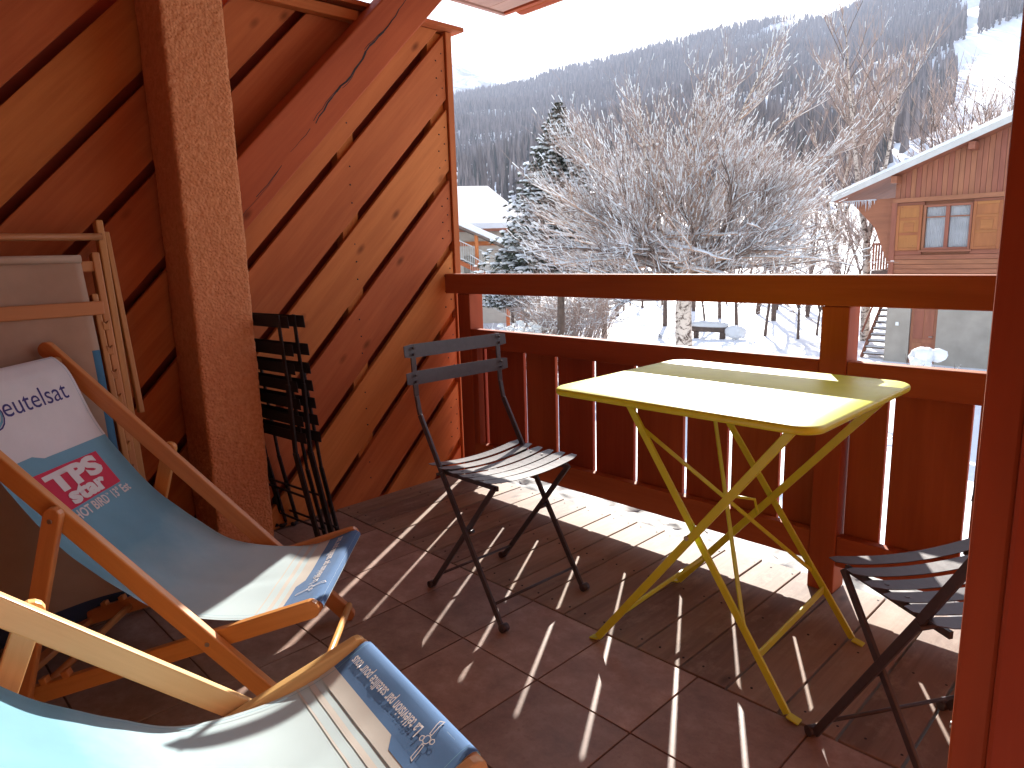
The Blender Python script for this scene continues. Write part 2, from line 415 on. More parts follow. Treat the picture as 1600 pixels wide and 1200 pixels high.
# pillar
p=thing('plaster_pillar','square pillar of rough orange-brown plaster standing against the board wall','pillar',(-2.52,.97,0))
bm=bmesh.new(); bmesh.ops.create_cube(bm,size=1)
for v in bm.verts: v.co=V((v.co.x*.222,v.co.y*.203,v.co.z*2.27+1.135))
bmesh.ops.subdivide_edges(bm,edges=[e for e in bm.edges if abs(e.verts[0].co.z-e.verts[1].co.z)>1],cuts=240,use_grid_fill=True)
bmesh.ops.subdivide_edges(bm,edges=[e for e in bm.edges if abs(e.verts[0].co.z-e.verts[1].co.z)<.001],cuts=16,use_grid_fill=True)
for v in bm.verts:
    q=v.co; ed=min(abs(abs(q.x)-.111),abs(abs(q.y)-.1015))
    nn=V((q.x/.111,q.y/.1015,0)); nn=V((nn.x**15,nn.y**15,0)); nn=nn.normalized() if nn.length>0 else nn
    k=.0022*noise.noise(q*75)+.0016*noise.noise(q*150)+.003*noise.noise(q*9)
    if abs(abs(q.x)-.111)<1e-4 and abs(abs(q.y)-.1015)<1e-4: k-=.003
    v.co=q+nn*k
for fc in bm.faces: fc.smooth=True
me=bpy.data.meshes.new('shaft'); bm.to_mesh(me); bm.free(); me.materials.append(M['plaster'])
o=bpy.data.objects.new('shaft',me); col.objects.link(o); o.parent=p
# roof over the balcony
rf=thing('balcony_roof','boarded roof overhang above the balcony, its outer corner with gutter seen at the top','roof',(-1,1,2.27))
g=MB(); yy=-2.4
while yy<2.60:
    e=min(yy+.14,2.60); g.box((-2.662,yy+.001,2.27),(2.2,e-.001,2.292),0); yy+=.14
g.build('soffit','soffit',rf,bevel=.002)
MB().box((-2.662,2.605,2.262),(2.2,2.632,2.40),0).build('fascia','beam',rf,bevel=.003)
MB().box((-2.69,-2.4,2.262),(-2.666,2.632,2.40),1).build('bargeboard','soffit',rf,bevel=.003)
g=MB(); pr2=[]
for i in range(9):
    t=math.pi*i/8; pr2.append((2.70-.062*math.cos(t)*1,2.335-.062*math.sin(t)))
for i in range(8):
    (a,b),(c,d2)=pr2[i],pr2[i+1]; g.bar((-2.64,(a+c)/2,(b+d2)/2),(2.2,(a+c)/2,(b+d2)/2),.027,.003,(0,c-a,d2-b))
g.build('gutter','beam',rf)
MB().box((-2.69,-2.4,2.41),(2.2,2.68,2.50),0).build('roof_covering','snowt',rf)
# unseen walls added to close the balcony and keep its inner side dark
hw=thing('unseen_shade_wall','unseen plain wall added behind the viewer to keep light off the balcony','wall',(0,-.3,0))
MB().box((-2.75,-.45,-.05),(2.2,-.30,2.27),0).build('wall','beam',hw)
hs=thing('unseen_end_wall','unseen boarded wall added at the right end to shade the balcony','wall',(1.5,0,0))  # out of view; added to enclose and shade the balcony
g=MB(); yy=-2.4
while yy<2.2: g.box((1.5,yy+.002,0),(1.53,yy+.14,2.268),2); yy+=.142
g.build('boards','clad',hs)
# --- railing
rl=thing('wooden_railing','reddish-brown wooden balcony railing with wide upright boards and an open band under the handrail','railing',(-1.2,RY,0))
for (xa,xb) in((-2.60,-2.435),(-.854,-.772),(.75,.84)):
    if xa<-2: 
        MB().box((-2.575,RY,-.005),(-2.49,RY+.085,.914),2).build('post','rail',rl,bevel=.004)
    else: MB().box((xa,RY-.004,-.005),(xb,RY+.085,.914),2).build('post','rail',rl,bevel=.004)
g=MB(); g.box((-2.66,RY-.006,.915),(1.5,RY+.036,1.008),0); g.build('top_rail','rail',rl,bevel=.004)
for xa,xb in((-2.489,-.855),(-.771,.749),(.841,1.49)):
    MB().box((xa,RY,.662),(xb,RY+.042,.750),0).build('middle_rail','rail',rl,bevel=.003)
    MB().box((xa,RY,.092),(xb,RY+.036,.192),0).build('bottom_rail','rail',rl,bevel=.003)
S=1.022
gaps=[-2.385,-2.13,-1.942,-1.74,-1.537,-1.319,-1.143,-.957]
def slats(edges,par):
    g=MB()
    for a,b in zip(edges[:-1],edges[1:]):
        g.box((a+.0085,RY+.0435,.104),(b-.0085,RY+.0625,.742),2)
    g.build('slat_panel','rail',par,bevel=.0025)
slats([-2.489]+[x*S for x in gaps]+[-.850+.0],rl)
slats([-.775,-.640*S,-.43*S,-.21,0,.2,.4,.6,.75],rl)
# narrow batten under the handrail end next to the side wall: the railing's first post shows its lit side
MB().box((-2.487,RY+.002,.19),(-2.452,RY+.04,.66),2).build('filler_strip','rail',rl,bevel=.002)
# --- door frame at the right
df=thing('door_frame','reddish wooden door frame with vertical grooves standing at the right edge of the view','door frame',(-.06,.75,0))
MB().box((-.147,.755,0),(-.114,.80,2.268),2).build('jamb','frame',df,bevel=.004)
MB().box((-.1125,.737,0),(-.075,.79,2.268),2).build('casing','frame',df,bevel=.005)
MB().box((-.0735,.75,0),(.25,.80,2.268),2).build('panel','frame',df,bevel=.003)
MB().tube([(-.151,.775,.60),(-.144,.775,.60)],.004,8).build('stop_pin','bolt',df)

# ================================================================== BISTRO CHAIRS (steel, slatted)
def rounded(w,h,r,n=4):
    P=[]
    for cx,cy,a0 in((w/2-r,h/2-r,0),(-w/2+r,h/2-r,90),(-w/2+r,-h/2+r,180),(w/2-r,-h/2+r,270)):
        for i in range(n+1):
            a=R(a0+90*i/n); P.append((cx+r*math.cos(a),cy+r*math.sin(a)))
    return P
def slat(g,c,L,wd,tf,curve,axw,nrm,th=.0018,chop=.009):
    """curved slat along local Y. c centre (x,z); axw,nrm 2D (x,z) vectors of width and normal."""
    n=14; rows=[]
    ys=[-L/2+L*i/n for i in range(n+1)]
    b=len(g.v)
    for side in(1,-1):
        for i,y in enumerate(ys):
            k=curve*((2*y/L)**2)
            hw=wd/2-(chop if i in(0,n) else 0)
            for s in(-1,1):
                x=c[0]+axw[0]*hw*s+nrm[0]*(k+side*th/2); z=c[1]+axw[1]*hw*s+nrm[1]*(k+side*th/2)
                # rounded ends
                yy=y
                g.v.append(V((x,yy,z)))
        if side==1 and chop:
            pass
    m=2*(n+1)
    for i in range(n):
        a=b+2*i; g.face((a,a+1,a+3,a+2),((0,0),)*4,.5,0,False)
        a2=a+m; g.face((a2,a2+2,a2+3,a2+1),((0,0),)*4,.5,0,False)
        g.face((a,a+2,a2+2,a2),((0,0),)*4,.5); g.face((a+1,a2+1,a2+3,a+3),((0,0),)*4,.5)
    g.face((b,b+m,b+m+1,b+1),((0,0),)*4,.5); e=b+2*n; g.face((e,e+1,e+m+1,e+m),((0,0),)*4,.5)
def bistro():
    t=thing('bistro_chair','open dark steel slatted folding chair standing left of the lime table','chair')
    for s in(-1,1):
        g=MB(); y=s*.178
        pts=[(.184,y,.014),(-.076,y,.43),(-.178,y,.60),(-.192,y,.66),(-.203,y,.825)]
        for a,b in zip(pts[:2],pts[1:3]): g.bar(a,b,.019,.009,(1,0,.6))
        g.bar(pts[2],pts[3],.011,.014,(1,0,0)); g.bar(pts[3],pts[4],.006,.019,(1,0,0))
        g.build('long_leg','iron',t,bevel=.002)
        MB().tube([(.196,y-.012,.0125),(.196,y+.012,.0125)],.0125,10).build('foot','iron',t)
        g=MB(); y2=s*.16
        g.bar((-.178,y2,.014),(.150,y2,.425),.017,.009,(1,0,-.7)); g.build('short_leg','iron',t,bevel=.002)
        MB().tube([(-.188,y2-.012,.0115),(-.188,y2+.012,.0115)],.0115,10).build('foot','iron',t)
        g=MB(); g.bar((-.115,y2*.93,.421),(.155,y2*.93,.424),.008,.014,(0,1,0)); g.build('seat_rail','iron',t)
        MB().tube([(.031,y-.004*s,.258),(.031,y2-.014*s,.258)],.006,8).build('pivot_bolt','iron',t)
    g=MB()
    for k in range(6):
        x=-.115+.052*k; slat(g,(x,.428+.006*abs(k-2.5)/2.5),.385,.040,0,.018,(1,0),(0,1))
        for s in(-1,1): g.tube([(x,s*.148,.4385),(x,s*.148,.4425)],.0048,8)
    g.build('seat','iron',t)
    for z,x,dz in((.803,-.200,.043),(.717,-.193,.043)):
        g=MB(); slat(g,(x-.004,z),.425,dz,0,.007,(-.12,1),(1,.12),.0022,.004)
        for s in(-1,1):
            for q in(-.010,.010): g.tube([(x+.006,s*.180,z+q),(x+.014,s*.180,z+q)],.0045,8)
        g.build('back_slat','iron',t)
    g=MB(); g.tube([(.150,-.172,.068),(.150,.172,.068)],.0045,8); g.build('stretcher','iron',t)
    g=MB(); g.tube([(-.14,-.155,.062),(-.14,.155,.062)],.0045,8); g.build('stretcher','iron',t)
    g=MB(); g.tube([(-.086,-.19,.425),(-.086,.19,.425)],.0055,8); g.build('pivot_rod','iron',t)
    return t
ch=bistro(); ch.matrix_basis=Matrix.Translation(V((-1.57,1.465,0)))@Matrix.Rotation(R(-2),4,'Z'); ch['group']='dark steel slatted folding chairs'
c2=dup(ch,(-.286,1.500,0),R(148),'open dark steel slatted folding chair half hidden behind the door frame at right','dark steel slatted folding chairs')
# folded ones leaning on the wall
def folded():
    t=thing('folded_bistro_chair','folded black steel chair behind the plaster pillar, the outer of the pair','chair',(-2.163,1.229,0),0,'folded black steel chairs behind the pillar')
    LX,LY=.994,.107
    def P(h,l,off=0): return V((-2.531+LX*l-.095+.060*h-off*LY*0,1.190+LY*l-.105*h+off,h))
    sd=V((LX,LY,0))
    for s,l in((-1,0.012),(1,.355)):
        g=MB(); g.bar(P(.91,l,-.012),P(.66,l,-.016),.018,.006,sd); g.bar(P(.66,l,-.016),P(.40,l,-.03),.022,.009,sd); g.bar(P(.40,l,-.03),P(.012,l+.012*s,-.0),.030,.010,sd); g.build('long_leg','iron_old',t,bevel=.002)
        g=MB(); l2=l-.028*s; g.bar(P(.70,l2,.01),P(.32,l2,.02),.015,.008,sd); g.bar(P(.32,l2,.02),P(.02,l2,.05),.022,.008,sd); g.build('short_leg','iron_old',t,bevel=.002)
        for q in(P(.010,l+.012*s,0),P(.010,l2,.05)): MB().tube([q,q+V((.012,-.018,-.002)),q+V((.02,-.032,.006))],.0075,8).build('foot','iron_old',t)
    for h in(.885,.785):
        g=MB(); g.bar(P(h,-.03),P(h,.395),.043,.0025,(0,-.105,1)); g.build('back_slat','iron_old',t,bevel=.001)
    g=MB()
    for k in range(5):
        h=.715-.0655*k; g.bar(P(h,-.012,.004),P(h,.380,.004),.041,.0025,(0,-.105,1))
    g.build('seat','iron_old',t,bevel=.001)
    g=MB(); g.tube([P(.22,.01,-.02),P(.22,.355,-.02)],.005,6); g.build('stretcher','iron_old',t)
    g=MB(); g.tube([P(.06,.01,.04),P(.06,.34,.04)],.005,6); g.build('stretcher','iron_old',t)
    return t
fc=folded(); fc.matrix_basis=Matrix.Translation(V((-2.163-.050,1.229+.032,0)))
dup(fc,(-2.163-.068,1.229-.018,0),R(-1),'folded black steel chair touching the back of the plaster pillar','folded black steel chairs behind the pillar')
# ================================================================== LIME TABLE
tb=thing('folding_table','square lime-green folding metal table with crossed legs in front of the railing','table',(-.893,1.668,0))
g=MB(); P_=rounded(.715,.632,.050,8); n=len(P_)
def lip(ins,z): return [V((-.893+x*(1-ins/.3575),1.668+y*(1-ins/.3175),z)) for x,y in P_]
rings=[lip(.012,.721),lip(.002,.722),lip(0,.726),lip(0,.733),lip(.002,.7375),lip(.006,.740),lip(.05,.740)]
b=len(g.v)
for rg in rings: g.v+=rg
for k in range(len(rings)-1):
    for i in range(n):
        j=(i+1)%n; g.face((b+k*n+i,b+k*n+j,b+(k+1)*n+j,b+(k+1)*n+i),((0,0),)*4,.5,0,True)
g.face(tuple(b+(len(rings)-1)*n+i for i in range(n)),((0,0),)*n,.5)
g.v+=lip(.012,.736); c=len(g.v)-n
for i in range(n):
    j=(i+1)%n; g.face((b+j,b+i,c+i,c+j),((0,0),)*4,.5)
g.face(tuple(c+i for i in range(n))[::-1],((0,0),)*n,.5)
g.build('tabletop','lime',tb)
def tl(a,b_,nm,w=.019,d=.008,side=(1,0,.6)): MB().bar(a,b_,w,d,side).build(nm,'lime',tb,bevel=.0018)
YA,YB=1.462,1.905; YC,YD=1.437,1.885
tl((-1.085,YA,.73),(-.612,YA+.008,.012),'leg'); tl((-1.125,YB,.73),(-.622,YB,.012),'leg')
tl((-.600,YC,.73),(-1.148,YC-.006,.012),'leg',.021); tl((-.560,YD,.73),(-1.168,YD,.012),'leg',.021)
for q in((-.603,YA+.008),(-.613,YB)): MB().bar((q[0]-.008,q[1],.010),(q[0]+.022,q[1],.004),.024,.005,(0,1,0)).build('foot','lime',tb,bevel=.002)
for q in((-1.152,YC-.006),(-1.172,YD)): MB().bar((q[0]+.008,q[1],.010),(q[0]-.020,q[1],.004),.024,.005,(0,1,0)).build('foot','lime',tb,bevel=.002)
tl((-.689,YA+.006,.13),(-.708,YB,.13),'stretcher',.022,.006,(0,0,1))
tl((-1.055,YC-.004,.125),(-1.075,YD,.125),'stretcher',.013,.006,(0,0,1))
tl((-1.035,YA+.006,.645),(-.742,YB-.006,.18),'diagonal_strut',.012,.005,(0,1,.3))
tl((-1.070,YB-.006,.640),(-.728,YA+.006,.195),'diagonal_strut',.012,.005,(0,1,.3))
g=MB(); hp=[(-.845,1.62,.455),(-.805,1.66,.445),(-.80,1.67,.405)]; g.tube(hp,.004,6); g.build('locking_hook','lime',tb)
MB().box((-1.13,1.42,.7045),(-1.11,1.92,.7155),1).build('under_rail','lime',tb); MB().box((-.615,1.42,.7045),(-.595,1.92,.7155),1).build('under_rail','lime',tb)
g=MB()
for q in((-.862,YA),(-.866,YC)): g.tube([(q[0],q[1]-.012,.393),(q[0],q[1]+.012,.393)],.006,8)
g.build('pivot_bolt','bolt',tb)

# ================================================================== DECK CHAIRS
Q1=dict(x=-1.60398,y=.840885,th=.802226,W=.494,T=(-.789,.840),S=(.031,.3025),G=(-.853,.02),P=(-.211,.225),Q=(-.513,.546),R=(-.660,.0816))
Q2=dict(x=-1.00257,y=.647386,th=1.421762,W=.519,T=(-.8228,.7976),S=(.029,.2873),G=(-.928,.02),P=(-.2236,.2168),Q=(-.5308,.5145),R=(-.7196,.0783))
def profile(q):
    base=[(-.769,.842),(-.735,.80),(-.68,.655),(-.605,.535),(-.54,.45),(-.48,.395),(-.425,.35),(-.33,.288),(-.2,.262),(-.07,.268),(.031,.303)]
    T1=complex(-.789,.84);S1=complex(.031,.303);T=complex(*q['T']);S_=complex(*q['S']); k=(T-S_)/(T1-S1)
    P=[k*(complex(*b)-S1)+S_ for b in base]; P=[2*P[0]-P[1]]+P+[2*P[-1]-P[-2]]; out=[]
    for i in range(1,len(P)-2):
        p0,p1,p2,p3=P[i-1:i+3]
        for j in range(10):
            t=j/10; out.append(.5*((2*p1)+(-p0+p2)*t+(2*p0-5*p1+4*p2-p3)*t*t+(-p0+3*p1-3*p2+p3)*t**3))
    out.append(P[-2]); return out
class Surf:
    def __init__(s,q,wc,fold=0):
        s.p=profile(q); s.L=[0]
        for a,b in zip(s.p[:-1],s.p[1:]): s.L.append(s.L[-1]+abs(b-a))
        s.wc=wc; s.len=s.L[-1]; s.fold=fold
    def at(s,t,v,off=0):
        # past both ends the canvas rolls round the dowel
        if t<0: a=-t/.016; c=s.p[0]; tg=(s.p[1]-s.p[0])/abs(s.p[1]-s.p[0]); nn=tg*1j; cc=c-nn*.016; dirn=nn*complex(math.cos(a),math.sin(a)); pt=cc+dirn*(.016+off)
        elif t>s.len: a=(t-s.len)/.016; c=s.p[-1]; tg=(s.p[-1]-s.p[-2])/abs(s.p[-1]-s.p[-2]); nn=tg*1j; cc=c-nn*.016; dirn=nn*complex(math.cos(a),-math.sin(a)); pt=cc+dirn*(.016+off)
        else:
            lo,hi=0,len(s.L)-1
            while hi-lo>1:
                md=(lo+hi)//2
                if s.L[md]<=t: lo=md
                else: hi=md
            k=(t-s.L[lo])/(s.L[hi]-s.L[lo]); c=s.p[lo]*(1-k)+s.p[hi]*k
            i0=max(lo-2,0); i1=min(lo+3,len(s.p)-1); tg=(s.p[i1]-s.p[i0]); tg/=abs(tg); nn=tg*1j
            x=t/s.len
            wr=s.fold*math.sin(math.pi*min(1,max(0,x)))**2*(math.exp(-((v+.02-.25*(x-.75))/.03)**2)*-1.2+math.exp(-((v-.05-.18*(x-.6))/.035)**2)*.7+.5*noise.noise(V((v*7,x*2.5,s.fold*99))))
            sag=-.006*math.sin(math.pi*x)*(1-(2*v/s.wc)**2)
            edge=.002*noise.noise(V((t*6,v*9,1)))
            pt=c+nn*(off+wr+sag+edge)
        return V((pt.real,v,pt.imag))
def canvas_mesh(sf,parent,zones,decals,name='canvas'):
    """zones: list (s_end, mat index) rows; decals: list of (poly2D in (s,v), mat, level)"""
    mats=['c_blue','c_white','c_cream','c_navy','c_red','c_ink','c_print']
    g=MB(); nv=36; step=.008; nS=int((sf.len+.032)/step); t0=-.024; hw=sf.wc/2
    rows=[t0+(sf.len+.056)*i/nS for i in range(nS+1)]
    b=0
    for t in rows:
        for j in range(nv+1):
            v=-hw+2*hw*j/nv; g.v.append(sf.at(t,v))
    for i in range(nS):
        for j in range(nv):
            a=b+i*(nv+1)+j; tm=(rows[i]+rows[i+1])/2; mi=0
            g.face((a,a+nv+1,a+nv+2,a+1),((rows[i],j/nv),(rows[i+1],j/nv),(rows[i+1],(j+1)/nv),(rows[i],(j+1)/nv)),.5,0,True)
    for poly,mi,lev in decals:
        bm=bmesh.new(); 
        if callable(poly): poly(bm)
        else: bm.faces.new([bm.verts.new((p[0],p[1],0)) for p in poly])
        if bm.verts:
            ss=[v.co.x for v in bm.verts]; vs=[v.co.y for v in bm.verts]
            s=math.floor(min(ss)/.012)*.012
            while s<max(ss):
                bmesh.ops.bisect_plane(bm,geom=bm.verts[:]+bm.edges[:]+bm.faces[:],plane_co=(s,0,0),plane_no=(1,0,0)); s+=.012
            s=math.floor(min(vs)/.014)*.014
            while s<max(vs):
                bmesh.ops.bisect_plane(bm,geom=bm.verts[:]+bm.edges[:]+bm.faces[:],plane_co=(0,s,0),plane_no=(0,1,0)); s+=.014
        bm.verts.ensure_lookup_table(); bm.verts.index_update(); b=len(g.v)
        for v in bm.verts: g.v.append(sf.at(v.co.x,v.co.y,.0005+.0006*lev))
        bm.normal_update()
        for fc_ in bm.faces:
            ids=[b+v.index for v in fc_.verts]
            if fc_.normal.z<0: ids=ids[::-1]
            g.face(tuple(ids),((0,0),)*len(ids),.5,mi,True)
        bm.free()
    # hems
    for s in(-1,1):
        pass
    inv=Matrix.Identity(4)
    return g.build(name,mats,parent,inv=inv)
def text_poly(body,s_base,v0,v1,h,bold=0,xs=None):
    """text in the (s,v) plane: reads towards +v, letters' tops towards -s; fitted between v0 and v1"""
    def fill(bm):
        cu=bpy.data.curves.new('txt','FONT'); cu.body=body; cu.size=1; cu.resolution_u=3; cu.offset=bold
        ob=bpy.data.objects.new('txt',cu); col.objects.link(ob)
        me=ob.to_mesh()
        if not me.vertices: return
        xs_=[v.co.x for v in me.vertices]; ys_=[v.co.y for v in me.vertices]
        x0_,x1_=min(xs_),max(xs_); 
        sx=(v1-v0)/(x1_-x0_); 
        vs=[bm.verts.new((s_base-v.co.y*h,v0+(v.co.x-x0_)*sx,0)) for v in me.vertices]
        for p_ in me.polygons:
            try: bm.faces.new([vs[i] for i in p_.vertices])
            except ValueError: pass
        ob.to_mesh_clear(); bpy.data.objects.remove(ob); bpy.data.curves.remove(cu)
    return fill
def ribbon(pts,w):
    def fill(bm):
        for (a,b) in zip(pts[:-1],pts[1:]):
            a=V((*a,0));b=V((*b,0)); d=(b-a); 
            if d.length<1e-6: continue
            d.normalize(); n_=V((-d.y,d.x,0))*w/2; a=a-d*w*.3;b=b+d*w*.3
            bm.faces.new([bm.verts.new(a-n_),bm.verts.new(b-n_),bm.verts.new(b+n_),bm.verts.new(a+n_)])
    return fill
def deckchair(q,label,wmat,fold):
    t=thing('deck_chair',label,'deck chair',(q['x'],q['y'],0),q['th'],'wooden deck chairs with printed blue canvas')
    I=Matrix.Identity(4); W=q['W']/2
    def pt(uz,v): return V((uz[0],v,uz[1]))
    T_,S_,G_,P0,Q0,R0=[V((a[0],0,a[1])) for a in (q['T'],q['S'],q['G'],q['P'],q['Q'],q['R'])]
    dl=(T_-V((0,0,0))).normalized()
    def rail(a,b,v,w,dd,nm,round_=True):
        g=MB(); a=V(a);b=V(b); d=(b-a).normalized(); nrm=V((-d.z,0,d.x)); L=(b-a).length
        poly=[]; r=dd/2
        for k in range(7):
            an=math.pi/2+math.pi*k/6; poly.append((r*.9*math.cos(an),r*math.sin(an)))
        for k in range(7):
            an=-math.pi/2+math.pi*k/6; poly.append((L+r*.9*math.cos(an),r*math.sin(an)))
        g.prism(poly,a+V((0,v-w/2,0)),d,nrm,V((0,w,0)))
        return g.build(nm,wmat,t,bevel=.0035,inv=I)
    iv=W-.026; ov=W+.0235
    for s in(-1,1):
        rr_=rail(V((-.012,0,.016)),T_+dl*.035,s*W,.022,.046,'long_rail')
        MB().tube([Q0+V((0,s*(ov+.013),0)),Q0+V((0,s*(ov+.011),0))],.0055,8).build('bolt','bolt',t,inv=I); g=MB(); g.tube([P0+V((0,s*(W+.0135),0)),P0+V((0,s*(W+.0115),0))],.0055,8); g.build('bolt','bolt',t,inv=I)
        rail(G_+V((-.02,0,0)),S_+V((-.004,0,-.014)),s*iv,.022,.044,'seat_rail')
        rail(Q0+(Q0-R0).normalized()*.012,R0+V((0,0,-.005)),s*ov,.020,.040,'prop_arm')
    d2=(S_-G_).normalized()
    g=MB(); c=complex(*q['T']); sf=Surf(q,.425 if fold<.01 else .43,fold)
    tg=(sf.p[1]-sf.p[0])/abs(sf.p[1]-sf.p[0]); cc=sf.p[0]-tg*1j*.016
    g.tube([(cc.real,-W,cc.imag),(cc.real,W,cc.imag)],.0135,14); g.build('top_dowel',wmat,t,inv=I)
    tg=(sf.p[-1]-sf.p[-2])/abs(sf.p[-1]-sf.p[-2]); cc=sf.p[-1]-tg*1j*.016
    g=MB(); g.tube([(cc.real,-iv,cc.imag),(cc.real,iv,cc.imag)],.0135,14); g.build('front_dowel',wmat,t,inv=I)
    g=MB(); g.tube([(.006,-W,.045),(-.006,W,.045)],.010,10); g.build('foot_stretcher',wmat,t,inv=I)
    g=MB(); a=G_+d2*.06; g.bar(a+V((0,-iv,0)),a+V((0,iv,0)),.04,.016,(1,0,.2)); g.build('rear_stretcher',wmat,t,inv=I,bevel=.002)
    g=MB(); g.tube([R0+V((0,-ov,0)),R0+V((0,ov,0))],.010,10); g.build('prop_dowel',wmat,t,inv=I)
    # notches that catch the prop
    for s in(-1,1):
        g=MB(); a=G_+d2*.09+V((-d2.z,0,d2.x))*.0185+V((0,s*iv,0)); g.bar(a-V((0,0,0)),a+d2*.25,.018,.006,(0,1,0))
        for k in range(4):
            a=G_+d2*(.13+.058*k)+V((-d2.z,0,d2.x))*.028+V((0,s*iv,0)); g.bar(a-V((0,.010,0)),a+V((0,.010,0)),.018,.020,d2)
        g.build('notch_rack',wmat,t,inv=I,bevel=.004)
    hw=sf.wc/2; Ls=sf.len; F=Ls
    D=[]
    D.append(([(-.02,-hw),(-.02,hw),(.25,hw),(.243,-.045),(.228,-.078),(.228,-hw)],1,1))
    D.append(([(.272,-.135),(.282,.131),(.388,.128),(.388,-.135)],4,2)) 
    D.append((text_poly('TPS',.337,-.100,.110,.072,.055),6,4))
    D.append((text_poly('star',.380,-.072,.082,.062,.05),6,5))
    D.append((text_poly('HOT BIRD',.420,-.098,.040,.036,.025),6,2)); D.append((text_poly('TM',.402,.042,.053,.010,.01),6,2)); D.append((text_poly('13° Est',.420,.066,.142,.036,.025),6,2))
    D.append((text_poly('eutelsat',.118,-.088,.160,.072,.0),5,2))
    circ=[(.100+.035*math.cos(a*.42),-.135+.038*math.sin(a*.42)) for a in range(16)]; D.append((ribbon(circ,.006),0,2)); 
    D.append((ribbon([(p[0]+.006,p[1]+.004) for p in circ[:9]],.004),5,3))
    # foot end bands
    b0=F-.073
    D.append(([(b0,-hw),(b0,hw),(F+.028,hw),(F+.028,-hw)],3,1))
    D.append(([(F-.106,-hw),(F-.106,hw),(b0+.001,hw),(b0+.001,-.055),(b0-.018,-.078),(b0-.018,-hw)],2,2))
    D.append(([(b0-.018,-hw),(b0-.018,-.078),(b0+.001,-.055),(b0+.0015,-.055),(b0+.0015,-hw)],3,3))
    D.append(([(F-.134,-hw),(F-.134,hw),(F-.122,hw),(F-.122,-hw)],2,1))
    D.append(([(F-.158,-hw),(F-.158,hw),(F-.154,hw),(F-.154,-hw)],2,1))
    D.append((text_poly('La télévision par satellite pour tous',F-.024,-.098,.188,.034,.014),6,4))
    # little outlined satellite
    cs=F-.034; cv=-.128
    def loop(P): return ribbon(P+[P[0]],.0018)
    D.append((loop([(cs-.040,cv-.008),(cs-.037,cv+.000),(cs-.010,cv+.004),(cs-.010,cv-.002)]),6,4)); D.append((loop([(cs+.010,cv+.002),(cs+.010,cv+.008),(cs+.036,cv+.014),(cs+.040,cv+.006)]),6,4))
    D.append((loop([(cs+.008*math.cos(a*.785),cv+.003+.008*math.sin(a*.785)) for a in range(8)]),6,4))
    D.append((loop([(cs+.005*math.cos(a*1.05)-.004,cv+.014+.005*math.sin(a*1.05)) for a in range(6)]),6,4)); D.append((loop([(cs+.005*math.cos(a*1.05)+.004,cv-.010+.005*math.sin(a*1.05)) for a in range(6)]),6,4))
    # stitched hems
    for s in(-1,1): D.append((ribbon([(-.01+i*(F+.02)/70,s*(hw-.014)) for i in range(71)],.0012),0,5))
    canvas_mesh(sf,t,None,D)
    return t
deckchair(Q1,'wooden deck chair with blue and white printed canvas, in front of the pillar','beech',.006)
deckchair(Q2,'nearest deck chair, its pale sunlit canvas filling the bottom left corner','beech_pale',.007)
# folded deck chair leaning on the wall
fd=thing('folded_deck_chair','folded wooden deck chair with stained beige canvas leaning upright on the board wall','deck chair',(-2.38,.35,0))
def FP(h,y,off=0): return V((-2.335-.14*h+off,y,h))
for y in(.648,.06):
    g=MB(); g.bar(FP(.02,y-.014 if y>.3 else y),FP(1.235,y,-.02),.022,.042,(0,1,0)); g.build('long_rail','beech_old',fd,bevel=.004)
    y2=y-.034 if y>.3 else y+.034
    g=MB(); g.bar(FP(.03,y2,.03),FP(1.135,y2,.012),.022,.040,(0,1,0)); g.build('seat_rail','beech_old',fd,bevel=.004)
    y3=y-.062 if y>.3 else y+.062
    g=MB(); g.bar(FP(.30,y3+.006,.055),FP(1.01,y3,.04),.018,.036,(0,1,0)); g.build('prop_arm','beech_old',fd,bevel=.004)
y=.69
g=MB(); g.bar(FP(.62,.678,-.02),FP(1.20,.668,-.03),.016,.03,(0,1,0)); g.build('spare_arm','beech_old',fd,bevel=.003)
g=MB(); g.tube([FP(1.185,.06,0),FP(1.185,.648,0)],.011,12); g.build('top_dowel','beech_old',fd)
g=MB(); g.bar(FP(1.095,.06,.02),FP(1.095,.62,.02),.014,.032,(1,0,0)); g.build('canvas_bar','beech_old',fd,bevel=.003)
g=MB(); g.bar(FP(.970,.06,.075),FP(.970,.60,.075),.012,.042,(1,0,0)); g.build('cross_bar','beech_old',fd,bevel=.004)
g=MB(); g.bar(FP(.43,.586,.053),FP(.94,.586,.053),.012,.012,(0,1,0))
for k in range(7):
    q=FP(.90-.075*k,.592,.045); g.prism([(0,0),(.018,0),(.018,.03),(.008,.02),(0,.03)],q,V((0,1,0)),V((0,0,1)),V((.016,0,0)))
g.build('notch_rack','beech_old',fd,bevel=.002)
g=MB(); nI,nJ=70,22
def cz(h,yy):
    k=(1.12-h)/1.06
    return FP(h,yy,.045+.05*math.sin(math.pi*k)+.010*noise.noise(V((yy*6,h*3,0)))+.006*math.sin(yy*26)*k)
for i in range(nI+1):
    for j in range(nJ+1):
        h=1.125-1.085*i/nI; yr=.566-.0*i; g.v.append(cz(h,.10+(yr-.10)*j/nJ))
for i in range(nI):
    for j in range(nJ):
        a=i*(nJ+1)+j; mi=0
        hh=1.125-1.085*i/nI
        if hh<.105: mi=1
        if j>=nJ-1 and hh<.86: mi=2
        if i in(2,3) : mi=0
        g.face((a,a+nJ+1,a+nJ+2,a+1),((0,0),)*4,.5,mi,True)
# top hem roll
for j in range(1): g.tube([cz(1.118,.10)+V((.006,0,0)),cz(1.118,.566)+V((.006,0,0))],.012,10,0)
o=g.build('canvas',['c_old','c_olddark','c_oldblue'],fd); md=o.modifiers.new('s','SOLIDIFY'); md.thickness=.0015
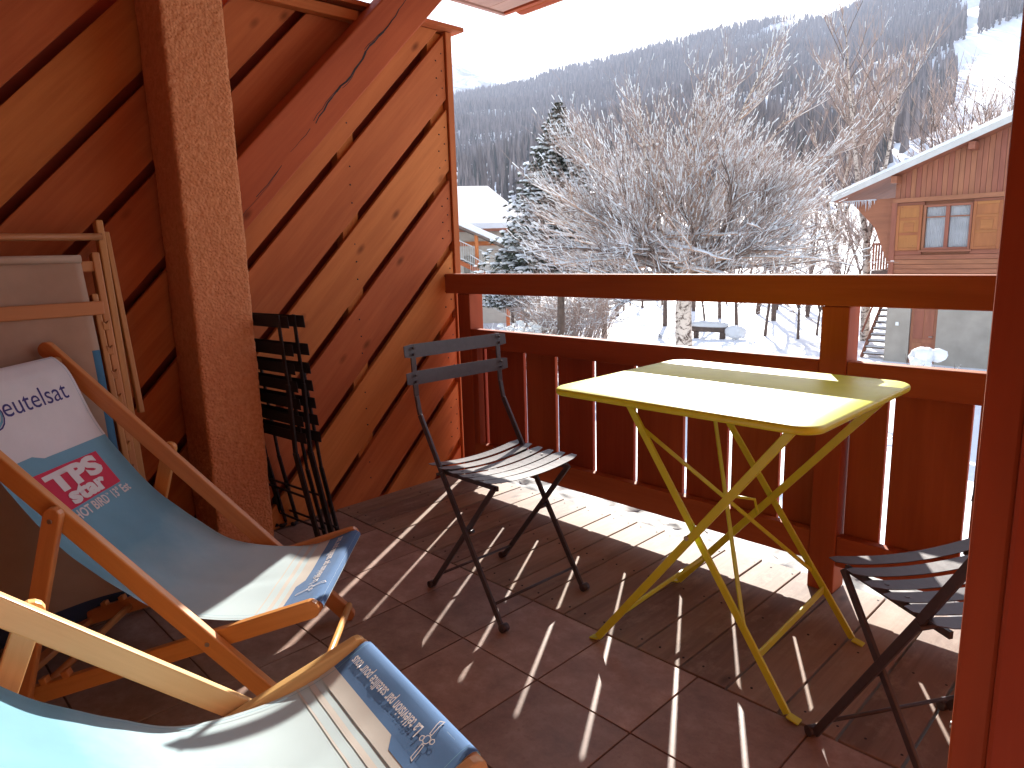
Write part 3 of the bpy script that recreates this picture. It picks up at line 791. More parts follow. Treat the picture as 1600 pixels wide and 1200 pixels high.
# ================================================================== OUTSIDE
def pos(az,D,z=0): a=R(az); return V((D*math.sin(a),D*math.cos(a),z))
RIDGE=[(-110,9),(-75,10),(-60,11.3),(-49.5,12.25),(-46.2,12.75),(-44.6,13.05),(-41.5,13.85),(-37.9,14.3),(-34.4,14.95),(-31,15.5),(-29.3,15.7),(-26.9,15.8),(-25.6,15.95),(-24.1,15.75),(-22.5,15.5),(-21.7,15.7),(-20.8,16.0),(-18.2,16.9),(-14.6,17.6),(-11.3,17.9),(0,18.2),(20,17),(60,14)]
def ridge(az):
    for (a,b),(c,d) in zip(RIDGE[:-1],RIDGE[1:]):
        if a<=az<=c: return b+(d-b)*(az-a)/(c-a)
    return 10
GZ=-3.0; RR=1700.
def terr(x,y):
    r=math.hypot(x,y); az=math.degrees(math.atan2(x,y))
    z=GZ
    if r<70: return z+.05*noise.noise(V((x*.25,y*.25,0)))+.02*noise.noise(V((x*1.3,y*1.3,5)))
    H=RR*math.tan(R(ridge(max(-109,min(59,az)))-.45))
    t=(r-70)/(RR-70)
    if t<=1:
        z+= (H-GZ)*(.75*t**1.22+.25*t**2.2)
        k=min(1,t*5)*min(1,(1-t)*6+.05)
        z+= k*(26*noise.noise(V((x*.0042,y*.0042,1)))+8*noise.noise(V((x*.013,y*.013,2))))
        z+= 1.2*min(1,t*30)*noise.noise(V((x*.05,y*.05,3)))
    else: z+=(H-GZ)*(1-(t-1)*2.2)
    return z
g=MB(); rs=[2.2]
while rs[-1]<2250: rs.append(rs[-1]*1.045+.12)
azs=[-112+172*i/430 for i in range(431)]; nA=len(azs)
for r_ in rs:
    for a in azs:
        p=pos(a,r_); p.z=terr(p.x,p.y); g.v.append(p)
for i in range(len(rs)-1):
    for j in range(nA-1):
        a=i*nA+j; g.f.append((a,a+1,a+nA+1,a+nA)); g.uv.append(((0,0),)*4); g.r.append(.5); g.m.append(0); g.sm.append(True)
o=g.build('snowy_ground','snow'); tag(o,kind='structure')
# far snowy peak
def rockm():
    m,nt,b=mat('snowy_rock',.8,.2)
    tc=nt.nodes.new('ShaderNodeTexCoord').outputs['Object']
    n=noise_tex(nt,mapping(nt,tc,(.012,.012,.024)),1,8,.7,.8)
    nt.links.new(ramp(nt,n,[(.5,(.82,.84,.88)),(.60,(.30,.30,.34))]),b.inputs['Base Color']); bump(nt,b,n,.6,15); return m
M['rock']=rockm()
g=MB(); n1,n2=90,26; D0=2750
pk=[(-66,10),(-60,12.2),(-55,13.2),(-52,14.3),(-50.6,13.6),(-49.6,14.25),(-48.9,14.0),(-48.2,13.75),(-47.5,13.3),(-46.8,13.0),(-46,12.5),(-44,11.5),(-40,10),(-36,9)]
for i in range(n1+1):
    az=-66+30*i/n1; el=9
    for (a,b),(c,d) in zip(pk[:-1],pk[1:]):
        if a<=az<=c: el=b+(d-b)*(az-a)/(c-a)
    top=D0*math.tan(R(el))
    for j in range(n2+1):
        t=j/n2; p=pos(az,D0-380*(1-t)); z=top*(t**1.3)
        z+=(t*(1-t)*4*.8+.12)*58*noise.noise(V((p.x*.0044,p.y*.0044,0)))+24*noise.noise(V((p.x*.016,p.y*.016,4)))*t
        p.z=z; g.v.append(p)
for i in range(n1):
    for j in range(n2):
        a=i*(n2+1)+j; g.face((a,a+n2+1,a+n2+2,a+1),((0,0),)*4,.5,0,False)
o=g.build('far_peak','rock'); tag(o,kind='structure')
# --- forest on the mountain (mass)
def inpoly(x,y,P):
    c=False
    for i in range(len(P)):
        (a,b),(d,e)=P[i],P[i-1]
        if (b>y)!=(e>y) and x<(d-a)*(y-b)/(e-b)+a: c=not c
    return c
CLR=[[(-14.15,18),(-13.3,18),(-13.25,12.6),(-13.95,12.6),(-13.98,14.1),(-15.0,14.0),(-14.2,14.9)],
     [(-14.1,12.5),(-10.5,13.5),(-5,13),(-5,0),(-20,0),(-18.5,4.6),(-15.9,6.0),(-14.5,8.1),(-14.1,9.6),(-14.3,11),(-14.7,11.9)],
     [(-27.6,14.4),(-24.6,14.7),(-23.6,15.3),(-26,15.2)]]
def forestmat():
    m,nt,b=mat('winter_forest',.9,.1)
    at=nt.nodes.new('ShaderNodeAttribute'); at.attribute_name='rnd'
    nt.links.new(ramp(nt,at.outputs['Fac'],[(0,(.05,.05,.045)),(.35,(.10,.078,.07)),(.7,(.16,.125,.115)),(1,(.22,.18,.17))]),b.inputs['Base Color']); return m
M['forest']=forestmat()
rf_=random.Random(3)
g=MB(); cnt=0; tries=0
while cnt<42000 and tries<260000:
    tries+=1
    r_=math.sqrt(rf_.uniform(185**2,1715**2)); az=rf_.uniform(-57,-4)
    if r_<270 and az<-36: continue
    p=pos(az,r_); z=terr(p.x,p.y); el=math.degrees(math.atan2(z-1.1,r_))
    if any(inpoly(az,el,P) or inpoly(az,el+.35,P) and False for P in CLR): continue
    dn=noise.noise(V((p.x*.011,p.y*.011,8)))+.5*noise.noise(V((p.x*.03,p.y*.03,9)))
    if az<-36 and dn<-.42+.1*rf_.random() and rf_.random()<.85: continue
    h=rf_.uniform(10,18)*(1.25 if r_>900 else 1); w=h*rf_.uniform(.065,.105); c=rf_.random()
    fir=rf_.random()<.15; 
    if fir: c*=.25; w*=1.25
    else: c=.3+.7*c
    p.z=z-.5; a0=rf_.random()*6; b=len(g.v)
    tiers=((.12,1.0,.62),(.42,.72,1.0)) 
    for lo,rw,hi in tiers:
        k=4; bb=len(g.v)
        for j in range(k):
            t=a0+lo*9+6.283*j/k; q=rw*w*rf_.uniform(.7,1.25); g.v.append(V((p.x+q*math.cos(t),p.y+q*math.sin(t),p.z+h*(lo+rf_.uniform(-.05,.05)))))
        g.v.append(V((p.x,p.y,p.z+h*hi)))
        for j in range(k):
            g.f.append((bb+j,bb+(j+1)%k,bb+k)); g.uv.append(((0,0),)*3); g.r.append(c); g.m.append(0); g.sm.append(False)
    cnt+=1
o=g.build('mountain_forest','forest'); tag(o,'dense leafless larch and fir forest covering the mountainside',None,None,'stuff')
o['category']='forest'
# --- tree builder
def grow(bark,snow,p,d,L,r0,r1,seg,curve,upb,snowp,rng,mi=0,n=5,snk=1.0,path_out=None,chunk=None):
    pts=[V(p)]; d=V(d).normalized(); rads=[r0]
    c=V((rng.uniform(-1,1),rng.uniform(-1,1),rng.uniform(-.6,.6)))*curve
    for i in range(seg):
        t=(i+1)/seg
        d=(d+c/seg+V((0,0,upb))/seg+V((rng.uniform(-1,1),rng.uniform(-1,1),rng.uniform(-1,1)))*curve*.5/seg).normalized()
        pts.append(pts[-1]+d*L/seg); rads.append(r0+(r1-r0)*t)
    bark.tube(pts,rads,n,mi,False)
    if snow is not None:
        i=0
        while i<seg:
            dd=(pts[i+1]-pts[i]); fl=abs(dd.z)/dd.length
            if fl<.82 and rng.random()<snowp:
                j=i+1
                while j<seg and rng.random()<.75: j+=1
                seq=pts[i:j+1]; rr=[rads[k]*snk+.004 for k in range(i,j+1)]
                rr[0]*=.5; rr[-1]*=.5
                snow.tube([q+V((0,0,rads[i+k]*.55+rr[k]*.5)) for k,q in enumerate(seq)],rr,4,0,False); i=j
            else: i+=1
    return pts,rads,d
def big_birch():
    rng=random.Random(11)
    D=18.; B=pos(-31.75,D,GZ-.1); RV=V((math.cos(R(31.75)),math.sin(R(31.75)),0)); FV=V((-RV.y,RV.x,0))
    t=thing('birch_tree','large spreading multi-stemmed birch with snow on every twig in the garden','tree',B)
    tr=MB(); lm=MB(); sn=MB(); tw=MB()
    def W(l,f_,z): return B+RV*l+FV*f_+V((0,0,z-B.z))
    main=[W(0,0,GZ-.1),W(.02,0,-1.6),W(-.02,0,-.5),W(.03,.05,.3),W(.12,.1,1.2)]
    tr.tube(main,[.25,.215,.20,.17,.12],12,0,False)
    stems=[]
    def stem(pts,r0,r1):
        n=len(pts); tr_=[r0+(r1-r0)*(i/(n-1))**.8 for i in range(n)]; lm_=pts
        (tr if r0>.075 else lm).tube(pts,tr_,8 if r0>.06 else 5,0,False); stems.append((pts,tr_))
    def st(l0,f0,z0,l1,f1,z1,r0,bow=1.25):
        pts=[]
        for i in range(10):
            k=i/9; l=l0+(l1-l0)*(k**bow); ff=f0+(f1-f0)*k; z=z0+(z1-z0)*k
            pts.append(W(l+.05*math.sin(k*7+l0*9)+rng.uniform(-.03,.03),ff+rng.uniform(-.04,.04),z))
        stem(pts,r0,.010)
    st(-.02,.05,.2,-1.05,.4,4.6,.11); st(.1,.1,.9,.35,.3,4.6,.10); st(-.1,.1,.0,-2.3,.4,4.2,.10,.62); st(-.08,.0,.05,-1.1,-.2,4.9,.10,.5); st(0,.1,.1,.2,.9,4.9,.09)
    st(.15,0,.6,1.75,-.2,5.5,.11); st(.2,.2,.3,2.5,.5,4.5,.085); st(.1,.1,.1,3.3,.2,3.3,.075); st(-.1,0,.1,-3.0,-.3,3.9,.07); st(-1.0,.3,.4,-2.9,.3,2.4,.05); st(.1,.3,.8,.95,1.2,5.5,.08)
    # low sweeping boughs heavy with snow
    for i in range(48):
        a=rng.uniform(0,6.283); z0=rng.uniform(.15,1.5); L=rng.uniform(1.6,3.9)
        base=W(rng.choice([0,0,-.5,-.3]),0,z0); d=RV*math.cos(a)+FV*math.sin(a)*.8+V((0,0,rng.uniform(-.1,.35)))
        pts,rads,dd=grow(lm,sn,base,d,L*1.12,rng.uniform(.03,.055),.010,9,1.0,rng.uniform(-.1,.7),.97,rng,0,5,1.6); stems.append((pts,rads))
        for k in range(2,9):
            if rng.random()<.8:
                d2=(pts[k]-pts[k-1]).normalized()+V((rng.uniform(-.9,.9),rng.uniform(-.9,.9),rng.uniform(-.15,.5)))
                p2,r2_,_=grow(lm,sn,pts[k],d2,rng.uniform(.5,1.3),.015,.006,5,.9,.2,.95,rng,0,4,1.5); stems.append((p2,r2_))
    bg_=MB()
    for i in range(22):
        sd_=rng.choice((-1,1)); z0=rng.uniform(.0,1.0); base=W(rng.uniform(-.12,.12),-.1,z0); d=RV*sd_*rng.uniform(.6,1)-FV*rng.uniform(.15,.8)+V((0,0,rng.uniform(-.05,.6)))
        r0_=rng.uniform(.045,.075); pts,rads,dd=grow(bg_,sn,base,d,rng.uniform(2.2,3.9),r0_,.012,12,1.1,rng.uniform(-.25,.5),1.0,rng,0,6,.95); stems.append((pts,rads))
        for k in range(3,12):
            for _ in range(2):
                d2=(pts[k]-pts[k-1]).normalized()*1.2+V((rng.uniform(-.9,.9),rng.uniform(-.9,.9),rng.uniform(-.25,.6)))
                p2,r2_,_d=grow(bg_,sn,pts[k],d2,rng.uniform(.4,1.2),.016,.006,6,1.0,.2,.95,rng,0,4,1.3); stems.append((p2,r2_))
    bg_.build('snowy_bough','twigd',t)
    # limbs leaving the stems
    for pts,rads in list(stems[:11]):
        for k in range(16):
            u=rng.uniform(.18,.92); x=u*(len(pts)-1); i=int(x); p=pts[i].lerp(pts[i+1],x-i)
            axis=(pts[i+1]-pts[i]).normalized(); out=V((rng.uniform(-1,1),rng.uniform(-1,1),0)); out+=(p-W(-.3,.2,p.z))*.35; out.z=0
            d=axis*.75+out.normalized()*rng.uniform(.5,1.0)
            p2,r2_,_=grow(lm,sn,p,d,rng.uniform(.7,2.0)*(1.15-u*.55),max(.006,rads[i]*.38),.003,6,.35,.25,.35,rng,0,4,.9); stems.append((p2,r2_))
    # twigs, straight and rising outwards, with short dashes of snow
    cen=W(-.2,.2,-.2)
    allp=stems; 
    for q in range(14000):
        pts,rads=allp[rng.randrange(11 if q<4500 else 0,len(allp))] if q>=4500 else allp[rng.randrange(len(allp))]
        x=rng.uniform(.25,.999)*(len(pts)-1); i=int(x); p=pts[i].lerp(pts[i+1],x-i)
        if p.z<.1 or (p.z<1.6 and rng.random()<.6): continue
        d=(p-cen).normalized()*(1 if p.z>.6 else .6)+V((0,0,0 if p.z>.6 else .5))+V((rng.uniform(-.55,.55),rng.uniform(-.55,.55),rng.uniform(-.25,.6)))
        L=rng.uniform(.35,1.15); d.normalize(); e=p+d*L+V((rng.uniform(-.08,.08),rng.uniform(-.08,.08),rng.uniform(-.05,.08)))
        mdl=p.lerp(e,.5)+V((rng.uniform(-.03,.03),rng.uniform(-.03,.03),-.02))
        tw.tube([p,mdl,e],[.0040,.0032,.0018],3,0,False)
        for s in range(3):
            u=rng.random(); a=p.lerp(mdl,u) if rng.random()<.5 else mdl.lerp(e,u)
            if rng.random()<.42:
                l=rng.uniform(.04,.22); sn.tube([a+V((0,0,.006)),a+(e-p).normalized()*l+V((0,0,.006))],[rng.uniform(.006,.012)]*2,3,0,False)
            if rng.random()<.10:
                d3=(d+V((rng.uniform(-.8,.8),rng.uniform(-.8,.8),rng.uniform(-.6,.6)))).normalized(); tw.tube([a,a+d3*rng.uniform(.15,.4)],[.0035,.002],3,0,False)
    for q in range(900):
        pts,rads=allp[rng.randrange(11,len(allp))]; i=rng.randrange(1,len(pts)); p=pts[i]
        if p.z<3.6: sn.blob(p+V((0,0,.02)),rng.uniform(.02,.055),rng.uniform(.02,.06),rng.uniform(.015,.035),0,.3,1)
    tr.build('trunk','birch',t); lm.build('bough','limb',t); o=tw.build('twig','twig',t); sn.build('snow','snowt',t)
    return t
big_birch()
def bare_tree(name,label,seed,h,spread,mt,nst=3,group=None,tall=False,twn=900,snowp=.25):
    rng=random.Random(seed); t=thing(name,label,'tree',(0,0,0),0,group)
    tr=MB(); lm=MB(); sn=MB(); S_=[]
    pts,rads,d=grow(tr,None,(0,0,-.3),(rng.uniform(-.05,.05),0,1),h*.35,h*.016,h*.011,6,.15,.1,0,rng,0,7)
    S_.append((pts,rads))
    for k in range(nst):
        a=rng.uniform(0,6.28); 
        p2,r2_,_=grow(tr,None,pts[-1],V((math.cos(a)*spread*.5,math.sin(a)*spread*.5,1)),h*rng.uniform(.5,.66),h*.009,.012,9,.35,.25,0,rng,0,6); S_.append((p2,r2_))
    for k in range(46):
        pp,rr=S_[rng.randrange(1,1+nst)] if rng.random()<.85 else S_[0]
        x=rng.uniform(.15 if pp is not pts else .55,.95)*(len(pp)-1); i=int(x); p=pp[i].lerp(pp[min(i+1,len(pp)-1)],x-i); a=rng.uniform(0,6.28)
        p2,r2_,_=grow(lm,sn,p,V((math.cos(a)*spread,math.sin(a)*spread,rng.uniform(.4,1.1))),h*rng.uniform(.10,.24),.02,.006,6,.5,.2,snowp,rng,0,4,.9); S_.append((p2,r2_))
    n0=len(S_)
    for k in range(twn):
        pp,rr=S_[rng.randrange(1,n0)]; x=rng.uniform(.3,.99)*(len(pp)-1); i=int(x); p=pp[i].lerp(pp[i+1],x-i)
        d=(p-V((0,0,h*.3))).normalized()+V((rng.uniform(-.7,.7),rng.uniform(-.7,.7),rng.uniform(-.2,.8))); L=h*rng.uniform(.04,.11)
        e=p+d.normalized()*L; lm.tube([p,e],[.010,.004],3,1,False)
        if rng.random()<snowp*.6: sn.tube([p.lerp(e,.3)+V((0,0,.012)),p.lerp(e,.6)+V((0,0,.012))],[.014,.014],3,0,False)
    tr.build('trunk',mt,t); lm.build('branch',['twigd','twig'],t); sn.build('snow','snowt',t)
    return t
def place(root,az,D,rz,label=None,group=None,sc_=1,first=False,dz=0):
    p=pos(az,D); p.z=terr(p.x,p.y)-.1+dz
    if first: o=root; o.matrix_basis=Matrix.Translation(p)@Matrix.Rotation(rz,4,'Z')@Matrix.Scale(sc_,4)
    else:
        o=dup(root,p,rz,label or root['label'],group); o.matrix_basis=Matrix.Translation(p)@Matrix.Rotation(rz,4,'Z')@Matrix.Scale(sc_,4)
    if label: o['label']=label
    return o
GT='bare trees standing behind the garden'
tA=bare_tree('bare_tree','bare brown twiggy tree in the row standing behind the garden',21,8.5,.8,'twigd',4,GT,twn=800,snowp=.5); place(tA,-33.2,38,0,first=True)
tB=bare_tree('bare_tree','bare brown twiggy tree in the row standing behind the garden',22,7.5,.9,'twigd',5,GT,twn=800,snowp=.5); place(tB,-29,42,0,first=True)
tC=bare_tree('bare_tree','bare brown twiggy tree in the row standing behind the garden',23,9.5,.65,'twigd',3,GT,twn=800,snowp=.4); place(tC,-26.2,45,0,first=True)
rg=random.Random(5)
for i,(a,D,s) in enumerate([(-31,47,1),(-27.7,38,.9),(-25,41,1.0),(-22.6,43,.9),(-20.2,42,.8),(-24.6,52,1.1),(-35,50,.8),(-26.9,60,1.1),(-33.8,58,1.0),(-19.3,48,.9),(-30.1,36,.6),(-25.6,34,.55),(-23.2,33,.5),(-21.9,34.5,.5),(-37,44,.9)]):
    place((tA,tB,tC)[i%3],a,D,rg.uniform(0,6),'bare brown twiggy tree in the row standing behind the garden',GT,s)
# tall pale birches to the left of the chalet
tD=bare_tree('tall_birch','tall pale forked birch rising behind the left end of the chalet roof',31,14.,.42,'birch',4,None,twn=1200,snowp=.4); place(tD,-18.6,33,1.2,first=True,sc_=.92)
tE=bare_tree('tall_birch','slender pale birch just left of the tall forked one',32,12.5,.4,'birch',3,None,twn=900,snowp=.4); place(tE,-20.4,37,0,first=True,sc_=.95)
# thin dark trees on the snow slope above the roof
GS='thin dark trees on the slope above the chalet'
tF=bare_tree('sapling','thin dark leafless tree on the snow slope above the chalet roof',41,11.5,.5,'twigd',4,GS,twn=500,snowp=.1); place(tF,-13.6,48,0,first=True)
for a,D,s in [(-15.2,50,.9),(-14.4,56,1.1),(-12.8,46,1.0),(-12.0,52,1.15),(-16.1,55,.8),(-11.3,47,1.05),(-10.0,50,1.1),(-17.0,60,.8),(-13.0,60,1.3)]:
    place(tF,a,D,rg.uniform(0,6),'thin dark leafless tree on the snow slope above the chalet roof',GS,s)
# snow laden fir
def fir(name,label,az,D,h,rad,seed,levels=42,gr=None):
    rng=random.Random(seed); B=pos(az,D); B.z=terr(B.x,B.y)-.1; t=thing(name,label,'tree',B,0,gr)
    tr=MB().tube([B,B+V((0,0,h*.97))],[h*.018,.01],8,0,False); tr.build('trunk','twigd',t)
    nd=MB(); sn=MB(); 
    for l in range(levels):
        k=l/(levels-1); z=h*(.37+.61*k); rr=rad*(1-k)**.9*.88+.10; nb=int(13*(1-k)+6)
        for q in range(nb):
            a=6.283*(q+rng.random()*.8)/nb; L=rr*rng.uniform(.7,1.12); c,s_=math.cos(a),math.sin(a)
            o=B+V((0,0,z)); prev=o; seg=6; pts=[o]
            for i in range(1,seg+1):
                u=i/seg; pts.append(o+V((c*L*u,s_*L*u,-L*.42*u+L*.20*u*u*1.3+rng.uniform(-.02,.02))))
            nd.tube(pts,[.018,.016,.014,.012,.009,.006,.003],3,1,False)
            for i in range(1,seg+1):
                p=pts[i]; wd=L*.20*(1.25-i/seg)+.09
                for m_ in range(20):
                    sd=rng.choice((-1,1)); dirv=V((c*rng.uniform(.3,1)-s_*sd*rng.uniform(.4,1),s_*rng.uniform(.3,1)+c*sd*rng.uniform(.4,1),rng.uniform(-.75,-.0))); dirv.normalize()
                    e=p+dirv*wd*rng.uniform(.6,1.3); sid=dirv.cross(V((0,0,1)))*rng.uniform(.020,.042); st_=p+V((rng.uniform(-.05,.05),rng.uniform(-.05,.05),rng.uniform(-.02,.02)))
                    nd.tri(st_-sid,st_+sid,e,0)
                if k<.95 and rng.random()<.62: sn.blob(p+V((0,0,.035)),wd*rng.uniform(.35,.75),wd*rng.uniform(.35,.75),rng.uniform(.03,.065),0,.3,1)
                if rng.random()<.5: 
                    e=p+V((rng.uniform(-1,1),rng.uniform(-1,1),-.2))*wd*.8; sn.blob(e,wd*.25,wd*.25,.03,0,.35,1)
    nd.build('crown',['green','twigd'],t); sn.build('snow','snowt',t); return t
fir('fir_tree','snow-laden dark green fir beside the big birch, left of it',-41.6,25,9.3,3.4,51)
fir('fir_tree','smaller snowy fir further back, left behind the big fir',-45.6,34,5.2,1.6,52,20)
# bushy brown shrubs at the foot of the fir
GB='brown twiggy shrubs between the fir and the birch'
def shrub(name,label,seed,h,w,n,mt,grp=None,snp=.5,blobs=30,cat='shrub'):
    rng=random.Random(seed); t=thing(name,label,cat,(0,0,0),0,grp); tw=MB(); sn=MB()
    for k in range(n):
        a=rng.uniform(0,6.28); q=math.sqrt(rng.random())*w*.4; L=h*rng.uniform(.5,1.05)
        pts,rads,d=grow(tw,sn,(q*math.cos(a),q*math.sin(a),-.1),(math.cos(a)*w/h*.5,math.sin(a)*w/h*.5,1),L,.014,.004,6,.5,0,snp*.3,rng,0,3,1)
        for j in range(5):
            p=pts[rng.randrange(2,6)]; e=p+V((rng.uniform(-1,1),rng.uniform(-1,1),rng.uniform(-.1,.9))).normalized()*L*.25; tw.tube([p,e],[.007,.003],3,0,False)
            if rng.random()<snp: sn.tube([p.lerp(e,.2)+V((0,0,.01)),p.lerp(e,.9)+V((0,0,.01))],[.012,.014],3,0,False)
    for k in range(blobs):
        a=rng.uniform(0,6.28); q=math.sqrt(rng.random())*w*.5; z=h*rng.uniform(.25,.95)*(1-.35*q/w); s=rng.uniform(.05,.13)*min(1.3,h); sn.blob((q*math.cos(a),q*math.sin(a),z),s,s*rng.uniform(.8,1.2),s*.6,0,.25,1)
    tw.build('branch',mt,t); sn.build('snow','snowt',t); return t
s1=shrub('twiggy_shrub','brown twiggy shrub standing just behind the fir',61,4.0,3.4,240,'twig',None,.35,30); place(s1,-40.6,31,0,first=True)
place(s1,-42.6,33,2,'brown twiggy shrub behind the fir, on its left side',None,.9)
s2=shrub('snowy_bush','upright bush loaded with clumps of snow beside the outdoor stairs',62,1.9,2.0,110,'twigd',None,.8,130); place(s2,-45.2,25,0,first=True)
place(s2,-43.6,24,2,'snow-clumped bush immediately right of the one beside the stairs',None,.85)
s3=shrub('snowy_bush','low rounded bush under a cap of snow in front of the taller snowy bushes',63,.8,.9,30,'twigd',None,.8,26); place(s3,-44.6,21.6,0,first=True,sc_=.9)
place(s3,-47.0,21.6,1,'low snow-covered bush at the left post of the railing gap',None,1.0)
# young plants poking out of the snow
GP='little plants poking out of the snow'
s4=shrub('small_plant','small twiggy plant poking out of the snowy lawn',64,.55,.5,9,'twigd',GP,.5,5,'plant'); place(s4,-40.3,21.5,0,first=True)
for a,D,s in [(-37.6,20.6,1),(-30.2,21.5,.9),(-27.2,22,.8),(-22.0,21,.9),(-33.9,33,1)]: place(s4,a,D,rg.uniform(0,6),None,GP,s)
s5=shrub('snowy_bush','small bush with a large cap of snow in front of the chalet door',65,.9,.75,18,'twigd',None,.6,0)
sb=MB(); rb_=random.Random(4)
for i in range(9): sb.blob((rb_.uniform(-.22,.25),rb_.uniform(-.2,.2),.66+rb_.uniform(-.14,.20)),rb_.uniform(.13,.20),.17,rb_.uniform(.13,.19),0,.22,2)
sb.build('snow_cap','snowt',s5); place(s5,-14.7,17.5,0,first=True,sc_=1.0,dz=.95)
MB().blob((0,0,-.45),.5,.5,.85,0,.1,2).build('snow_mound','snowt',s5)
place(s4,-18.2,17.8,0,'small twiggy plant under the outdoor stairs of the chalet',None,1.5,dz=.5)
# dark trunks beyond the lawn
GK='dark trunks at the far edge of the lawn'
def trunk(az,D,h,r_,label,grp=None):
    rng=random.Random(int(az*10)); B=pos(az,D); B.z=terr(B.x,B.y)-.1; t=thing('conifer_trunk',label,'tree',B,0,grp)
    a=MB(); pts,rads,d=grow(a,None,B,(0.02,0,1),h,r_,r_*.4,8,.1,0,0,rng,0,8); a.build('trunk','twigd',t)
    l=MB(); s=MB()
    for k in range(60):
        i=rng.randrange(2,8); an=rng.uniform(0,6.28); grow(l,s,pts[i],(math.cos(an),math.sin(an),rng.uniform(-.2,.4)),rng.uniform(.8,2.4),.03,.006,5,.5,-.1,.45,rng,0,4,1)
    l.build('branch','twigd',t); s.build('snow','snowt',t)
for az,D,h,r_ in ((-39.8,44,8,.32),(-38.6,45,7,.30),(-36.9,50,6,.2),(-31.2,50,7,.25),(-24.9,48,6,.2),(-22.6,47,6,.18)): trunk(az,D,h,r_,'dark conifer trunk at the fence on the far edge of the snowy lawn',GK)
trunk(-38.1,33.5,4.2,.14,'small crooked dark tree standing alone on the snowy lawn by the fence')
# fence
def fence(P,label,hh=1.15,step=1.9):
    t=thing('wooden_fence',label,'fence',P[0]); g=MB(); s=MB(); q=MB()
    for a,b in zip(P[:-1],P[1:]):
        n=max(1,round((b-a).length/step))
        for i in range(n+1):
            p=a.lerp(b,i/n); p.z=terr(p.x,p.y); ps=MB().bar(p,p+V((0,0,hh)),.11,.11,(1,0,0)).build('post','fencew',t); MB().blob(p+V((0,0,hh+.04)),.10,.10,.07,0,.2,1).build('snow_cap','snowt',ps)
        for i in range(n):
            u=a.lerp(b,i/n);v=a.lerp(b,(i+1)/n); u.z=terr(u.x,u.y);v.z=terr(v.x,v.y)
            for z in(.35,.72,1.02): q.bar(u+V((0,0,z)),v+V((0,0,z+random.uniform(-.03,.03))),.04,.13,None); s.tube([u.lerp(v,.02)+V((0,0,z+.09)),u.lerp(v,.5)+V((0,0,z+.10)),u.lerp(v,.98)+V((0,0,z+.09))],[.03,.045,.03],5,0)
    q.build('rail','fencew',t); s.build('snow','snowt',t)
fence([pos(-44.5,34),pos(-41.5,37),pos(-38.5,43),pos(-36.5,48)],'snow-topped dark wooden fence running away left of the lawn')
fence([pos(-36,52),pos(-31,53),pos(-26,52.5),pos(-20.5,51)],'snow-topped wooden fence along the far edge of the lawn')
# log bench
t=thing('log_bench','low log bench capped with snow on the lawn','bench',pos(-29.8,33,GZ))
a=pos(-31.2,33.2,GZ+.42); b=pos(-28.3,32.6,GZ+.42); g=MB(); g.tube([a,a.lerp(b,.5),b],.15,12); g.build('log','twigd',t)
g=MB(); 
for u in(.15,.85): p=a.lerp(b,u); MB().tube([p+V((0,0,-.45)),p+V((0,0,-.12))],.13,10).build('support','twigd',t)
g=MB(); g.tube([a.lerp(b,.03)+V((0,0,.17)),a.lerp(b,.3)+V((0,0,.2)),a.lerp(b,.7)+V((0,0,.19)),a.lerp(b,.97)+V((0,0,.17))],[.12,.17,.16,.12],10); g.blob(b+V((.35,0,-.1)),.5,.4,.3,0,.15,2); g.build('snow','snowt',t)
# ------------------------------------------------------------ chalet on the right
CY=26.
cb=thing('chalet','reddish wooden chalet with grey rendered ground floor and snow-edged roof on the right','chalet',(-5,CY,GZ))
# ground floor wall with a real door opening
g=MB(); g.box((-8.1,CY,GZ-.2),(-7.36,CY+7,-.9),0); g.box((-6.55,CY,GZ-.2),(4,CY+7,-.9),0); g.box((-7.36,CY+.14,GZ-.2),(-6.55,CY+7,-.9),0); g.box((-7.36,CY,-1.02),(-6.55,CY+.139,-.9),0)
g.build('ground_floor_wall','stone',cb)
dr=MB(); dr.box((-7.345,CY+.06,GZ),(-6.565,CY+.11,-1.03),2); dr=dr.build('door','chalet',cb)
g=MB()
for (x0_,x1_,z0_,z1_) in((-7.26,-6.65,-2.15,-1.15),(-7.26,-6.65,-2.9,-2.28)):
    g.box((x0_,CY+.045,z0_),(x0_+.30*(x1_-x0_)+.12,CY+.058,z1_),2); g.box((x0_+.30*(x1_-x0_)+.16,CY+.045,z0_),(x1_,CY+.058,z1_),2)
g.build('panel','chalet',dr,bevel=.008)
MB().tube([(-6.66,CY+.05,-2.05),(-6.66,CY-.02,-2.05),(-6.76,CY-.02,-2.05)],.014,6).build('handle','bolt',dr)
MB().box((-6.72,CY+.045,-2.17),(-6.60,CY+.057,-1.93),2).build('lock_plate','bolt',dr) if False else None
MB().box((-7.79,CY-.05,-1.72),(-7.69,CY-.001,-1.60),0).build('socket_box','white',cb)
